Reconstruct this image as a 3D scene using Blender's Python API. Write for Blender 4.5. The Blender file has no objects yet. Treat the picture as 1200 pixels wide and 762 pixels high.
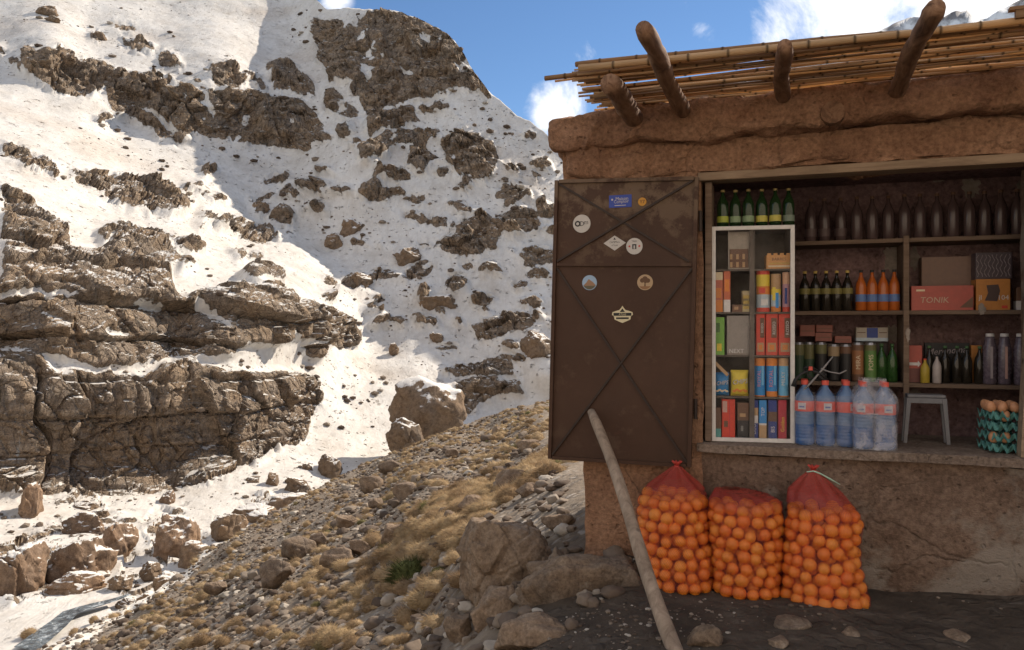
import bpy, bmesh, math, random
import numpy as np
from mathutils import Vector, Matrix

# ------------------------------------------------------------------ camera, sky, sun, exposure
SC = bpy.context.scene
COL = SC.collection
F = 924.0            # focal length in pixels of the 1200 px wide photograph
CZ = 1.4             # eye height
SUN_AZ, SUN_EL = math.radians(50), math.radians(39)

cam_d = bpy.data.cameras.new('camera'); cam = bpy.data.objects.new('camera', cam_d); COL.objects.link(cam)
cam_d.sensor_width = 36; cam_d.lens = 36 * F / 1200; cam_d.clip_start = 0.05; cam_d.clip_end = 5000
cam.location = (0, 0, CZ); cam.rotation_euler = (math.pi / 2, 0, 0)
SC.camera = cam

W = bpy.data.worlds.new('World'); SC.world = W; W.use_nodes = True
def dir_px(px, py):
    return Vector(((px - 600) / F, 1, (381 - py) / F)).normalized()
def build_world():
    nt = W.node_tree; nt.nodes.clear(); N = nt.nodes.new; L = nt.links.new
    out = N('ShaderNodeOutputWorld'); bg = N('ShaderNodeBackground'); bg.inputs[1].default_value = 0.11
    sky = N('ShaderNodeTexSky'); sky.sky_type = 'NISHITA'; sky.sun_disc = False
    sky.sun_elevation = SUN_EL; sky.sun_rotation = SUN_AZ
    sky.altitude = 2400; sky.air_density = 1.0; sky.dust_density = 0.15; sky.ozone_density = 1.5
    tc = N('ShaderNodeTexCoord')
    n1 = N('ShaderNodeTexNoise'); n1.inputs['Scale'].default_value = 9; n1.inputs['Detail'].default_value = 9
    n1.inputs['Roughness'].default_value = .62; n1.inputs['Distortion'].default_value = .35
    L(tc.outputs['Generated'], n1.inputs['Vector'])
    acc = None
    blobs = [((648, 134), 2.6, .5), ((672, 118), 2.0, .35), ((930, 25), 4.0, .5), ((1010, 10), 6, .62), ((1120, 5), 8, .62), ((1250, -60), 16, .6), ((395, 2), 1.6, .5),
             ((540, 8), 1.2, .0), ((900, -330), 16, .6), ((200, -900), 30, .45), ((2200, -100), 25, .6), ((-900, -200), 25, .45), ((825, 40), 1.2, .3)]
    for d_, r, s in [(dir_px(*p_), r_, s_) for p_, r_, s_ in blobs] + [(Vector((-.2, -.5, .85)).normalized(), 62, .5), (Vector((0, -1, .25)).normalized(), 50, .45), (Vector((-.9, -.1, .5)).normalized(), 35, .4)]:  # last three are unseen clouds added as white fill light
        vm = N('ShaderNodeVectorMath'); vm.operation = 'DOT_PRODUCT'; L(tc.outputs['Generated'], vm.inputs[0]); vm.inputs[1].default_value = d_
        mr = N('ShaderNodeMapRange'); mr.inputs[1].default_value = math.cos(math.radians(r)); mr.inputs[2].default_value = 1
        mr.inputs[3].default_value = 0; mr.inputs[4].default_value = s; mr.clamp = True
        L(vm.outputs['Value'], mr.inputs[0])
        if acc is None: acc = mr.outputs[0]
        else:
            m = N('ShaderNodeMath'); m.operation = 'MAXIMUM'; L(acc, m.inputs[0]); L(mr.outputs[0], m.inputs[1]); acc = m.outputs[0]
    ad = N('ShaderNodeMath'); ad.operation = 'ADD'; ng = N('ShaderNodeMapRange'); ng.clamp = False; ng.inputs[3].default_value = -.3; ng.inputs[4].default_value = 1.3; L(n1.outputs['Fac'], ng.inputs[0]); L(ng.outputs[0], ad.inputs[0]); L(acc, ad.inputs[1])
    th = N('ShaderNodeMapRange'); th.interpolation_type = 'SMOOTHSTEP'; th.inputs[1].default_value = .66; th.inputs[2].default_value = 1.12; L(ad.outputs[0], th.inputs[0])
    hs = N('ShaderNodeHueSaturation'); hs.inputs['Saturation'].default_value = 1.12; hs.inputs['Value'].default_value = .80
    L(sky.outputs[0], hs.inputs['Color'])
    mx = N('ShaderNodeMixRGB'); mx.inputs[2].default_value = (8.0, 7.9, 7.9, 1)
    L(th.outputs[0], mx.inputs[0]); L(hs.outputs[0], mx.inputs[1]); L(mx.outputs[0], bg.inputs[0]); L(bg.outputs[0], out.inputs[0])
build_world()

SUN_DIR = Vector((math.sin(SUN_AZ) * math.cos(SUN_EL), math.cos(SUN_AZ) * math.cos(SUN_EL), math.sin(SUN_EL)))
sd = bpy.data.lights.new('sun', 'SUN'); sd.energy = 4.4; sd.angle = math.radians(.53); sd.color = (1, .9, .76)
so = bpy.data.objects.new('sun', sd); COL.objects.link(so); so.rotation_euler = SUN_DIR.to_track_quat('Z', 'Y').to_euler(); so.location = (20, 20, 60)
SC.view_settings.view_transform = 'Standard'; SC.view_settings.look = 'None'; SC.view_settings.gamma = 1
SC.view_settings.use_curve_mapping = False; SC.view_settings.exposure = 0.66

# ------------------------------------------------------------------ helpers
rng = np.random.default_rng(7); random.seed(7)
def P(px, py, Y): return ((px - 600) / F * Y, Y, CZ + (381 - py) / F * Y)

def tag(o, label=None, cat=None, group=None, kind=None):
    if label: o['label'] = label
    if cat: o['category'] = cat
    if group: o['group'] = group
    if kind: o['kind'] = kind
    return o
def empty(name, loc, rz=0, parent=None):
    o = bpy.data.objects.new(name, None); COL.objects.link(o); o.location = loc; o.rotation_euler = (0, 0, rz)
    o.empty_display_size = .1
    if parent: o.parent = parent
    return o
def mesh_obj(name, v, f, mats, mi=None, smooth=True, parent=None, loc=(0, 0, 0), rz=0):
    me = bpy.data.meshes.new(name)
    v = np.asarray(v, dtype=np.float32)
    if isinstance(f, np.ndarray):
        k = f.shape[1]; me.vertices.add(len(v)); me.vertices.foreach_set('co', v.ravel())
        me.loops.add(f.size); me.loops.foreach_set('vertex_index', f.ravel().astype(np.int32))
        me.polygons.add(len(f)); me.polygons.foreach_set('loop_start', np.arange(0, f.size, k, dtype=np.int32))
        me.update(calc_edges=True); me.validate()
    else:
        me.from_pydata(v.tolist(), [], f)
    for m in (mats if isinstance(mats, (list, tuple)) else [mats]): me.materials.append(m)
    if mi is not None: me.polygons.foreach_set('material_index', np.asarray(mi, dtype=np.int32))
    me.polygons.foreach_set('use_smooth', np.full(len(me.polygons), smooth))
    me.update()
    o = bpy.data.objects.new(name, me); COL.objects.link(o); o.location = loc; o.rotation_euler = (0, 0, rz)
    if parent: o.parent = parent
    return o
def set_attr(o, name, vals):
    a = o.data.attributes.new(name, 'FLOAT', 'POINT'); a.data.foreach_set('value', np.asarray(vals, dtype=np.float32))
def copy_tree(o, parent=None):
    c = o.copy(); COL.objects.link(c)
    if parent: c.parent = parent
    for ch in list(o.children): copy_tree(ch, c)
    return c

class MB:
    def __init__(s): s.v = []; s.f = []; s.mi = []; s.sm = []
    def add(s, v, f, mi=0):
        k = len(s.v); s.v += [tuple(p) for p in v]; s.f += [[i + k for i in q] for q in f]
        s.mi += [mi] * len(f) if not isinstance(mi, list) else mi
        return s
    def box(s, x0, x1, y0, y1, z0, z1, mi=0, b=0):
        bm = bmesh.new(); bmesh.ops.create_cube(bm, size=1)
        for q in bm.verts: q.co = Vector(((x0 + x1) / 2 + q.co.x * (x1 - x0), (y0 + y1) / 2 + q.co.y * (y1 - y0), (z0 + z1) / 2 + q.co.z * (z1 - z0)))
        if b: bmesh.ops.bevel(bm, geom=bm.edges[:], offset=b, segments=2, affect='EDGES', profile=.5)
        bm.verts.index_update(); s.add([q.co[:] for q in bm.verts], [[q.index for q in p.verts] for p in bm.faces], mi); bm.free(); return s
    def tube(s, pts, rad, n=8, mi=0, caps=True):
        pts = [Vector(p) for p in pts]; rings = []
        up = Vector((0, 0, 1)); v = []
        for i, p in enumerate(pts):
            d = (pts[min(i + 1, len(pts) - 1)] - pts[max(i - 1, 0)]).normalized()
            a = d.cross(up)
            if a.length < .1: a = d.cross(Vector((1, 0, 0)))
            a.normalize(); b = a.cross(d).normalized(); r = rad[i] if isinstance(rad, (list, tuple)) else rad
            for k in range(n):
                t = 2 * math.pi * k / n; v.append(p + a * math.cos(t) * r + b * math.sin(t) * r)
        f = []
        for i in range(len(pts) - 1):
            for k in range(n): f.append([i * n + k, i * n + (k + 1) % n, (i + 1) * n + (k + 1) % n, (i + 1) * n + k])
        if caps: f.append(list(range(n))[::-1]); f.append([(len(pts) - 1) * n + k for k in range(n)])
        return s.add(v, f, mi)
    def loft(s, shape, rings, mis, cap0=None, cap1=None):
        # rings: (z, sx, sy[, ox, oy]); mis: one material index per segment
        n = len(shape); v = []
        for r in rings:
            z, sx, sy = r[:3]; ox, oy = (r[3], r[4]) if len(r) > 3 else (0, 0)
            v += [(ox + p[0] * sx, oy + p[1] * sy, z) for p in shape]
        f = []; mi = []
        for i in range(len(rings) - 1):
            for k in range(n): f.append([i * n + k, i * n + (k + 1) % n, (i + 1) * n + (k + 1) % n, (i + 1) * n + k]); mi.append(mis[i])
        f.append(list(range(n))[::-1]); mi.append(mis[0] if cap0 is None else cap0)
        f.append([(len(rings) - 1) * n + k for k in range(n)]); mi.append(mis[-1] if cap1 is None else cap1)
        return s.add(v, f, mi)
    def disc(s, c, r, n=20, mi=0, y=0, sx=1, sz=1):
        return s.add([(c[0] + r * sx * math.cos(2 * math.pi * k / n), y, c[1] + r * sz * math.sin(2 * math.pi * k / n)) for k in range(n)], [list(range(n))], mi)
    def poly(s, pts, y, mi=0):
        return s.add([(p[0], y, p[1]) for p in pts], [list(range(len(pts)))], mi)
    def text(s, body, cx, cz, y, size, mi, rot=0, maxw=None, shear=0, xf=None):
        v, f = text_mesh(body)
        if not v: return s
        xs = [p[0] for p in v]; zs = [p[1] for p in v]; mx = (min(xs) + max(xs)) / 2; mz = (min(zs) + max(zs)) / 2
        w = max(xs) - min(xs); sc = size
        if maxw and w * sc > maxw: sc = maxw / w
        c, q = math.cos(rot), math.sin(rot); o = []
        for p in v:
            a = (p[0] - mx) * sc; b = (p[1] - mz) * size; a += shear * b
            o.append((cx + a * c - b * q, y, cz + a * q + b * c))
        return s.add(o, f, mi)
    def build(s, name, mats, parent=None, loc=(0, 0, 0), rz=0, smooth=False):
        return mesh_obj(name, s.v, s.f, mats, s.mi, smooth, parent, loc, rz)
_tc = {}
def text_mesh(body):
    if body in _tc: return _tc[body]
    cu = bpy.data.curves.new('lettering', 'FONT'); cu.body = body; cu.size = 1; cu.resolution_u = 2
    o = bpy.data.objects.new('lettering', cu); COL.objects.link(o)
    dg = bpy.context.evaluated_depsgraph_get(); me = bpy.data.meshes.new_from_object(o.evaluated_get(dg))
    r = ([tuple(q.co) for q in me.vertices], [list(p.vertices) for p in me.polygons])
    bpy.data.objects.remove(o); bpy.data.curves.remove(cu); bpy.data.meshes.remove(me)
    _tc[body] = r; return r
def circle(n): return [(math.cos(2 * math.pi * k / n), math.sin(2 * math.pi * k / n)) for k in range(n)]
def rrect(n=4, r=.2):
    pts = []
    for cx, cy, a0 in ((1 - r, 1 - r, 0), (-1 + r, 1 - r, 90), (-1 + r, -1 + r, 180), (1 - r, -1 + r, 270)):
        for k in range(n): a = math.radians(a0 + 90 * k / (n - 1)); pts.append((cx + r * math.cos(a), cy + r * math.sin(a)))
    return pts
C12, C16, RR = circle(12), circle(16), rrect(3, .12)

# numpy noise
def hsh(ix, iy, iz, seed=0):
    h = (ix.astype(np.int64) * 374761393 + iy.astype(np.int64) * 668265263 + iz.astype(np.int64) * 2147483647 + seed * 1274126177) & 0xffffffff
    h = ((h ^ (h >> 13)) * 1274126177) & 0xffffffff; h = ((h ^ (h >> 16)) * 2246822519) & 0xffffffff; h ^= h >> 15
    return h / 4294967296.0
def vnoise(p, seed=0):
    i = np.floor(p); f = p - i; f = f * f * (3 - 2 * f); i = i.astype(np.int64); r = 0
    for a in (0, 1):
        for b in (0, 1):
            for c in (0, 1):
                w = (f[:, 0] if a else 1 - f[:, 0]) * (f[:, 1] if b else 1 - f[:, 1]) * (f[:, 2] if c else 1 - f[:, 2])
                r = r + w * hsh(i[:, 0] + a, i[:, 1] + b, i[:, 2] + c, seed)
    return r * 2 - 1
def fbm(p, octv=4, seed=0, gain=.5):
    s = 0; a = 1; t = 0
    for k in range(octv): s = s + a * vnoise(p * (2.03 ** k) + 17.3 * k, seed + k); t += a; a *= gain
    return s / t
def voro(p, seed=0, jit=.9):
    i = np.floor(p); f = p - i; i = i.astype(np.int64)
    F1 = np.full(len(p), 9.); F2 = np.full(len(p), 9.); cid = np.zeros(len(p))
    for a in (-1, 0, 1):
        for b in (-1, 0, 1):
            for c in (-1, 0, 1):
                x, y, z = i[:, 0] + a, i[:, 1] + b, i[:, 2] + c
                d = np.sqrt((a + .5 + jit * (hsh(x, y, z, seed) - .5) - f[:, 0]) ** 2 + (b + .5 + jit * (hsh(x, y, z, seed + 1) - .5) - f[:, 1]) ** 2 + (c + .5 + jit * (hsh(x, y, z, seed + 2) - .5) - f[:, 2]) ** 2)
                n1 = d < F1; F2 = np.where(n1, F1, np.minimum(F2, d)); cid = np.where(n1, hsh(x, y, z, seed + 3), cid); F1 = np.where(n1, d, F1)
    return F1, F2, cid
def facet(w, cell, seed, jit=.9):
    # blocky relief: every cell is a tilted plane with its own height, parted by a narrow crack
    p = w / np.array(cell); i = np.floor(p); f = p - i; i = i.astype(np.int64); F1 = np.full(len(p), 9.); F2 = F1.copy(); h = np.zeros(len(p))
    for a in (-1, 0, 1):
        for b in (-1, 0, 1):
            for c in (-1, 0, 1):
                x, y, z = i[:, 0] + a, i[:, 1] + b, i[:, 2] + c; o = [a + .5 + jit * (hsh(x, y, z, seed) - .5) - f[:, 0], b + .5 + jit * (hsh(x, y, z, seed + 1) - .5) - f[:, 1], c + .5 + jit * (hsh(x, y, z, seed + 2) - .5) - f[:, 2]]
                d = np.sqrt(o[0] ** 2 + o[1] ** 2 + o[2] ** 2); n1 = d < F1; F2 = np.where(n1, F1, np.minimum(F2, d)); F1 = np.where(n1, d, F1)
                hh = hsh(x, y, z, seed + 3) - .4 + 1.1 * sum((hsh(x, y, z, seed + 4 + k) - .5) * o[k] for k in range(3)); h = np.where(n1, hh, h)
    return h, sstep(0, .10, F2 - F1)
def sstep(a, b, x): t = np.clip((x - a) / (b - a), 0, 1); return t * t * (3 - 2 * t)
class TPS:
    def __init__(s, pts, reg=1e-3):
        a = np.array(pts, float); s.x = a[:, :2] / 300; y = np.log(a[:, 2]); n = len(a)
        r = np.linalg.norm(s.x[:, None] - s.x[None], axis=2); K = s.k(r) + reg * np.eye(n)
        Pm = np.c_[np.ones(n), s.x]; A = np.block([[K, Pm], [Pm.T, np.zeros((3, 3))]])
        s.w = np.linalg.solve(A, np.r_[y, 0, 0, 0])
    @staticmethod
    def k(r): return np.where(r > 0, r * r * np.log(np.maximum(r, 1e-9)), 0)
    def __call__(s, px, py):
        q = np.c_[np.ravel(px), np.ravel(py)] / 300; o = np.empty(len(q)); n = len(s.x)
        for i in range(0, len(q), 50000):
            c = q[i:i + 50000]; r = np.linalg.norm(c[:, None] - s.x[None], axis=2)
            o[i:i + 50000] = s.k(r) @ s.w[:n] + s.w[n] + c @ s.w[n + 1:]
        return np.exp(o)
def in_poly(x, y, poly):
    r = np.zeros(x.shape, bool); n = len(poly)
    for i in range(n):
        x0, y0 = poly[i]; x1, y1 = poly[(i + 1) % n]
        if y0 == y1: continue
        r ^= ((y0 > y) != (y1 > y)) & (x < (x1 - x0) * (y - y0) / (y1 - y0) + x0)
    return r

# ------------------------------------------------------------------ materials
class NT:
    def __init__(s, name):
        s.m = bpy.data.materials.new(name); s.m.use_nodes = True; s.t = s.m.node_tree; s.t.nodes.clear()
        s.out = s.n('ShaderNodeOutputMaterial'); s.b = s.n('ShaderNodeBsdfPrincipled'); s.l(s.b.outputs[0], s.out.inputs[0])
        s.tc = s.n('ShaderNodeTexCoord'); s.co = s.tc.outputs['Object']
    def n(s, t): return s.t.nodes.new(t)
    def l(s, a, b): s.t.links.new(a, b)
    def val(s, sock, x):
        if hasattr(x, 'is_linked') or hasattr(x, 'links'): s.l(x, sock)
        else: sock.default_value = x
    def noise(s, scale, detail=4, rough=.55, dist=0, co=None):
        q = s.n('ShaderNodeTexNoise'); q.inputs['Scale'].default_value = scale; q.inputs['Detail'].default_value = detail
        q.inputs['Roughness'].default_value = rough; q.inputs['Distortion'].default_value = dist; s.l(co or s.co, q.inputs['Vector']); return q.outputs['Fac']
    def voro(s, scale, feat='F1', co=None, out='Distance'):
        q = s.n('ShaderNodeTexVoronoi'); q.feature = feat; q.inputs['Scale'].default_value = scale; s.l(co or s.co, q.inputs['Vector']); return q.outputs[out]
    def map(s, x, a, b, c=0, d=1, smooth=False):
        q = s.n('ShaderNodeMapRange'); q.inputs[1].default_value = a; q.inputs[2].default_value = b; q.inputs[3].default_value = c; q.inputs[4].default_value = d
        if smooth: q.interpolation_type = 'SMOOTHSTEP'
        s.val(q.inputs[0], x); return q.outputs[0]
    def math(s, op, a, b=0):
        q = s.n('ShaderNodeMath'); q.operation = op; s.val(q.inputs[0], a); s.val(q.inputs[1], b); return q.outputs[0]
    def ramp(s, x, stops):
        q = s.n('ShaderNodeValToRGB'); e = q.color_ramp.elements
        while len(e) < len(stops): e.new(.5)
        for k, (p, c) in enumerate(stops): e[k].position = p; e[k].color = (*c, 1)
        s.l(x, q.inputs[0]); return q.outputs[0]
    def mix(s, f, a, b, mode='MIX'):
        q = s.n('ShaderNodeMixRGB'); q.blend_type = mode; s.val(q.inputs[0], f)
        for k, c in ((1, a), (2, b)):
            if isinstance(c, tuple): q.inputs[k].default_value = (*c, 1)
            else: s.l(c, q.inputs[k])
        return q.outputs[0]
    def attr(s, name):
        q = s.n('ShaderNodeAttribute'); q.attribute_name = name; return q.outputs['Fac']
    def scale(s, v):
        q = s.n('ShaderNodeMapping'); q.inputs['Scale'].default_value = v; s.l(s.co, q.inputs[0]); return q.outputs[0]
    def bump(s, h, strength=.4, dist=.02, normal=None):
        q = s.n('ShaderNodeBump'); q.inputs['Strength'].default_value = strength; q.inputs['Distance'].default_value = dist
        s.l(h, q.inputs['Height'])
        if normal: s.l(normal, q.inputs['Normal'])
        s.l(q.outputs[0], s.b.inputs['Normal']); return q.outputs[0]
    def set(s, col=None, rough=.8, metal=0, spec=.3):
        if col is not None:
            if isinstance(col, tuple): s.b.inputs['Base Color'].default_value = (*col, 1)
            else: s.l(col, s.b.inputs['Base Color'])
        s.val(s.b.inputs['Roughness'], rough); s.b.inputs['Metallic'].default_value = metal; s.b.inputs['Specular IOR Level'].default_value = spec
        return s.m
_pm = {}
def paint(name, col, rough=.5, metal=0, spec=.35, var=.18, sc=40, bump=0):
    if name in _pm: return _pm[name]
    t = NT(name); n = t.noise(sc, 5, .65); c2 = tuple(c * (1 - var) for c in col); c3 = tuple(min(1, c * (1 + var * .6)) for c in col)
    t.set(t.ramp(n, [(.3, c2), (.7, c3)]), t.map(n, .3, .7, max(0, rough - .08), min(1, rough + .1)), metal, spec)
    if bump: t.bump(n, bump, .004)
    _pm[name] = t.m; return t.m
def glassy(name, col, trans=.75, rough=.08):
    if name in _pm: return _pm[name]
    t = NT(name); n = t.noise(25, 3); t.set(t.mix(.15, col, t.ramp(n, [(.3, tuple(c * .6 for c in col)), (.7, col)])), rough, 0, .5)
    t.b.inputs['Transmission Weight'].default_value = trans; t.b.inputs['IOR'].default_value = 1.45
    _pm[name] = t.m; return t.m
# ------------------------------------------------------------------ terrain materials
def rock_color(t, sc=1.0):
    big = t.noise(.35 * sc, 5, .6, .4); mid = t.noise(2.2 * sc, 8, .65); fine = t.noise(14 * sc, 5, .7)
    a = t.ramp(mid, [(.25, (.17, .122, .085)), (.5, (.37, .275, .19)), (.75, (.52, .41, .295))])
    b = t.ramp(mid, [(.25, (.14, .113, .09)), (.5, (.31, .25, .195)), (.75, (.46, .385, .31))])
    c = t.mix(t.map(big, .4, .6), a, b)
    c = t.mix(.85, c, t.ramp(fine, [(.3, (.45, .42, .4)), (.7, (1.3, 1.28, 1.25))]), 'MULTIPLY')
    return c, mid, fine
def mountain_material():
    t = NT('snowy_rock'); c, mid, fine = rock_color(t, 1.0)
    st = t.noise(1.0, 6, .7, .6, t.scale((.25, .25, 2.2)))           # bedding
    c = t.mix(.5, c, t.ramp(st, [(.35, (.42, .38, .34)), (.6, (1.25, 1.2, 1.16))]), 'MULTIPLY')
    vs = t.noise(1.0, 5, .65, .3, t.scale((1.3, 1.3, .16)))          # dark water streaks down the faces
    c = t.mix(t.map(vs, .58, .70), c, t.mix(.65, c, (.035, .036, .03)))
    ice = t.math('MULTIPLY', t.map(t.noise(1.0, 5, .7, .2, t.scale((1.7, 1.7, .3))), .66, .74), t.map(t.noise(.12, 2), .5, .6))
    c = t.mix(t.math('MULTIPLY', ice, .55), c, (.42, .5, .55))
    g = t.n('ShaderNodeNewGeometry'); sp = t.n('ShaderNodeSeparateXYZ'); t.l(g.outputs['Normal'], sp.inputs[0])
    nz = t.math('ADD', sp.outputs[2], t.map(t.noise(1.6, 7, .7), .3, .7, -.2, .2))
    ledge = t.map(nz, .84, .90)
    rk = t.math('ADD', t.attr('rock'), t.map(t.noise(1.5, 7, .72), .3, .7, -.28, .28))
    rk = t.map(rk, .44, .52)
    rk = t.math('MULTIPLY', rk, t.math('SUBTRACT', 1, ledge))
    spk = t.math('MULTIPLY', t.map(t.noise(1.1, 9, .8, 0, t.scale((1.1, 1.1, 1.7))), .60, .63), t.attr('speck'))
    rk = t.math('MAXIMUM', rk, spk)
    dirt = t.noise(.22, 7, .65); d2 = t.noise(2.5, 6, .75)
    sn = t.ramp(dirt, [(.3, (.65, .62, .58)), (.5, (.60, .565, .52)), (.75, (.48, .435, .385))])
    sn = t.mix(.35, sn, t.ramp(d2, [(.33, (.72, .69, .66)), (.6, (1.05, 1.05, 1.05))]), 'MULTIPLY')
    run = t.noise(1.0, 6, .7, .5, t.scale((1.1, .5, .28))); sn = t.mix(.3, sn, t.ramp(run, [(.36, (.62, .56, .50)), (.52, (1, 1, 1))]), 'MULTIPLY')
    pep = t.noise(7, 6, .8); sn = t.mix(t.map(pep, .64, .70, 0, .4), sn, (.2, .15, .115))
    sn = t.mix(t.math('MULTIPLY', t.attr('dirty'), .8), sn, t.ramp(d2, [(.35, (.3, .22, .16)), (.65, (.55, .46, .37))]))
    col = t.mix(rk, sn, c)
    ck = t.map(t.voro(.75, 'DISTANCE_TO_EDGE', t.scale((1, 1, .7))), 0, .07); ck2 = t.map(t.voro(2.1, 'DISTANCE_TO_EDGE', t.scale((1, 1, .8))), 0, .08)
    mid = t.math('ADD', mid, t.math('ADD', t.math('MULTIPLY', ck, .7), t.math('MULTIPLY', ck2, .3)))
    h = t.math('ADD', t.math('MULTIPLY', rk, t.math('ADD', mid, t.math('MULTIPLY', fine, .4))), t.math('ADD', t.math('MULTIPLY', t.noise(.8, 7, .55), .22), t.math('MULTIPLY', run, .22)))
    t.bump(h, .9, .5)
    return t.set(col, t.map(rk, 0, 1, .6, .9), 0, .2)
def ground_material():
    t = NT('stony_ground')
    n = t.noise(1.2, 7, .65); f = t.noise(22, 5, .7)
    base = t.ramp(n, [(.28, (.12, .09, .066)), (.5, (.21, .162, .118)), (.72, (.31, .25, .185))])
    stn = t.n('ShaderNodeTexVoronoi'); stn.inputs['Scale'].default_value = 15; stn.inputs['Randomness'].default_value = 1
    wob = t.n('ShaderNodeMixRGB'); wob.blend_type = 'ADD'; wob.inputs[0].default_value = .12
    t.l(t.co, wob.inputs[1]); nn = t.n('ShaderNodeTexNoise'); nn.inputs['Scale'].default_value = 9; t.l(t.co, nn.inputs['Vector']); t.l(nn.outputs['Color'], wob.inputs[2])
    t.l(wob.outputs[0], stn.inputs['Vector'])
    sr = t.n('ShaderNodeSeparateColor'); t.l(stn.outputs['Color'], sr.inputs[0])
    gr = t.ramp(sr.outputs[0], [(0, (.09, .075, .064)), (.45, (.2, .168, .14)), (.8, (.33, .285, .24)), (1, (.46, .41, .36))])
    gm = t.math('MULTIPLY', t.map(stn.outputs['Distance'], .55, .35), t.map(t.noise(2.3, 5), .38, .58))
    c = t.mix(gm, base, gr)
    c = t.mix(.6, c, t.ramp(f, [(.3, (.6, .58, .56)), (.7, (1.15, 1.15, 1.15))]), 'MULTIPLY')
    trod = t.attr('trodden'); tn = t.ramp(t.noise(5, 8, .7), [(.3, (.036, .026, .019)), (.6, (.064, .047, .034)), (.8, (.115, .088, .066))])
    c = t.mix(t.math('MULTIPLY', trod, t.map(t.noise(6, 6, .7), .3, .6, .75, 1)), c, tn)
    s = t.math('ADD', t.attr('snow'), t.map(t.noise(.9, 8, .7), .3, .7, -.4, .4)); s = t.map(s, .5, .58)
    c = t.mix(s, c, t.ramp(n, [(.3, (.76, .70, .62)), (.7, (.62, .55, .46))]))
    h = t.math('ADD', t.math('MULTIPLY', gm, .5), t.math('MULTIPLY', f, .5)); t.bump(h, .7, .03)
    return t.set(c, .92, 0, .2)
def boulder_material(name, tint, sc=3.0):
    t = NT(name); c, mid, fine = rock_color(t, sc); c = t.mix(1, c, tint, 'MULTIPLY')
    oi = t.n('ShaderNodeObjectInfo'); c = t.mix(.6, c, t.ramp(oi.outputs['Random'], [(0, (.7, .7, .72)), (1, (1.25, 1.2, 1.15))]), 'MULTIPLY')
    lich = t.map(t.noise(sc * 1.7, 6, .75), .6, .68); c = t.mix(t.math('MULTIPLY', lich, .35), c, (.3, .27, .22))
    g = t.n('ShaderNodeNewGeometry'); sp = t.n('ShaderNodeSeparateXYZ'); t.l(g.outputs['Normal'], sp.inputs[0])
    sn = t.math('ADD', sp.outputs[2], t.map(t.noise(sc * .6, 6, .7), .3, .7, -.25, .25)); sn = t.math('MULTIPLY', t.map(t.math('ADD', sn, t.math('MULTIPLY', t.attr('snow'), .30)), .90, .98), t.math('GREATER_THAN', t.attr('snow'), .1))
    c = t.mix(sn, c, (.66, .62, .57))
    cr = t.map(t.voro(sc * .8, 'DISTANCE_TO_EDGE', t.scale((1, 1, .7))), 0, .05)
    h = t.math('ADD', t.math('ADD', t.math('MULTIPLY', cr, .35), mid), t.math('MULTIPLY', fine, .35)); t.bump(h, .8, .09 / sc)
    return t.set(c, .88, 0, .25)
M_MOUNT = mountain_material(); M_GROUND = ground_material()
M_ROCK_NEAR = boulder_material('near_boulder_stone', (.60, .57, .55), 5); M_ROCK_FAR = boulder_material('far_boulder_stone', (.58, .53, .48), 1.7)
M_ROCK_RED = boulder_material('reddish_boulder_stone', (.68, .59, .53), 1.7)

# ------------------------------------------------------------------ mountain across the gully
BGC = [(-260,790,24),(0,790,24.5),(100,790,24),(250,790,24),(420,790,27),(700,790,32),(1000,790,32),
 (-260,700,30),(0,700,31),(100,700,31),(200,690,32),(400,650,40),(700,650,48),(1000,650,48),
 (-100,640,37),(0,640,37),(100,640,38),(200,640,38),(300,600,46),(400,545,58),(450,510,66),(560,470,76),(640,465,77),(1000,480,80),
 (-260,595,38),(0,583,43),(100,582,46),(200,573,50),(300,535,56),(365,485,64),
 (-260,435,40),(0,440,44),(100,440,47),(200,435,51),(300,440,57),(370,450,66),
 (0,425,47),(200,420,55),(350,430,67),
 (-260,310,44),(0,320,48.5),(100,330,52.5),(200,340,57.5),(300,340,63),(345,350,68),(400,385,76),
 (-260,200,58),(0,240,60),(100,270,64),(200,250,78),(300,266,91),(300,300,78),(380,300,91),(350,225,100),
 (-260,60,85),(0,180,72),(100,190,80),(200,186,95),(300,220,99),(400,262,95.5),
 (0,100,92),(60,95,97),(150,140,101),(250,170,102),(350,180,108),
 (60,60,99),(150,85,104),(250,85,107),(350,110,113),(400,130,109),
 (0,40,108),(100,30,118),(200,20,130),(300,30,136),(370,50,133),
 (-260,-100,140),(0,-80,140),(200,-80,155),(370,-20,146),(370,0,142),
 (400,200,99),(420,150,104),(400,100,112),(390,40,124),(385,12,130),
 (430,14,123),(500,30,118),(560,92,111),(606,134,107),(665,185,104),(690,203,103),
 (450,80,114),(500,80,113),(450,140,107),(520,140,107),(560,140,105.5),(480,190,102),(600,200,101),(660,230,99),
 (450,250,96),(520,260,95),(600,270,94),(660,300,91),
 (480,330,88),(560,350,87),(640,380,82),(430,400,80),(480,430,77),(560,430,79),(640,440,76),(1000,440,72),
 (760,200,101),(800,270,97),(800,150,105),(770,130,106),(900,90,110),(1000,80,112),(900,300,92),(1000,330,88)]
BG = TPS(BGC, 2e-3)
SKX = [-260,0,200,340,362,372,383,400,415,430,444,457,470,487,503,519,528,535,543,550,558,566,574,582,594,606,622,637,651,665,678,690,720,740,770,820,900,1000]
SKY = [-100,-80,-80,-30,-12,0,12,9,9,10,11,12,14,20,27,37,43,51,62,75,86,98,107,114,124,134,143,153,169,185,193,201,182,158,124,97,78,62]  # right end: unseen spur behind the kiosk, raised to shade the lower gully
FGX = [-120,0,60,100,200,300,360,420,500,560,610,655,700,800,1000]   # crest of the near slope
FGY = [800,775,758,735,682,613,578,548,516,492,478,467,462,460,458]

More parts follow.
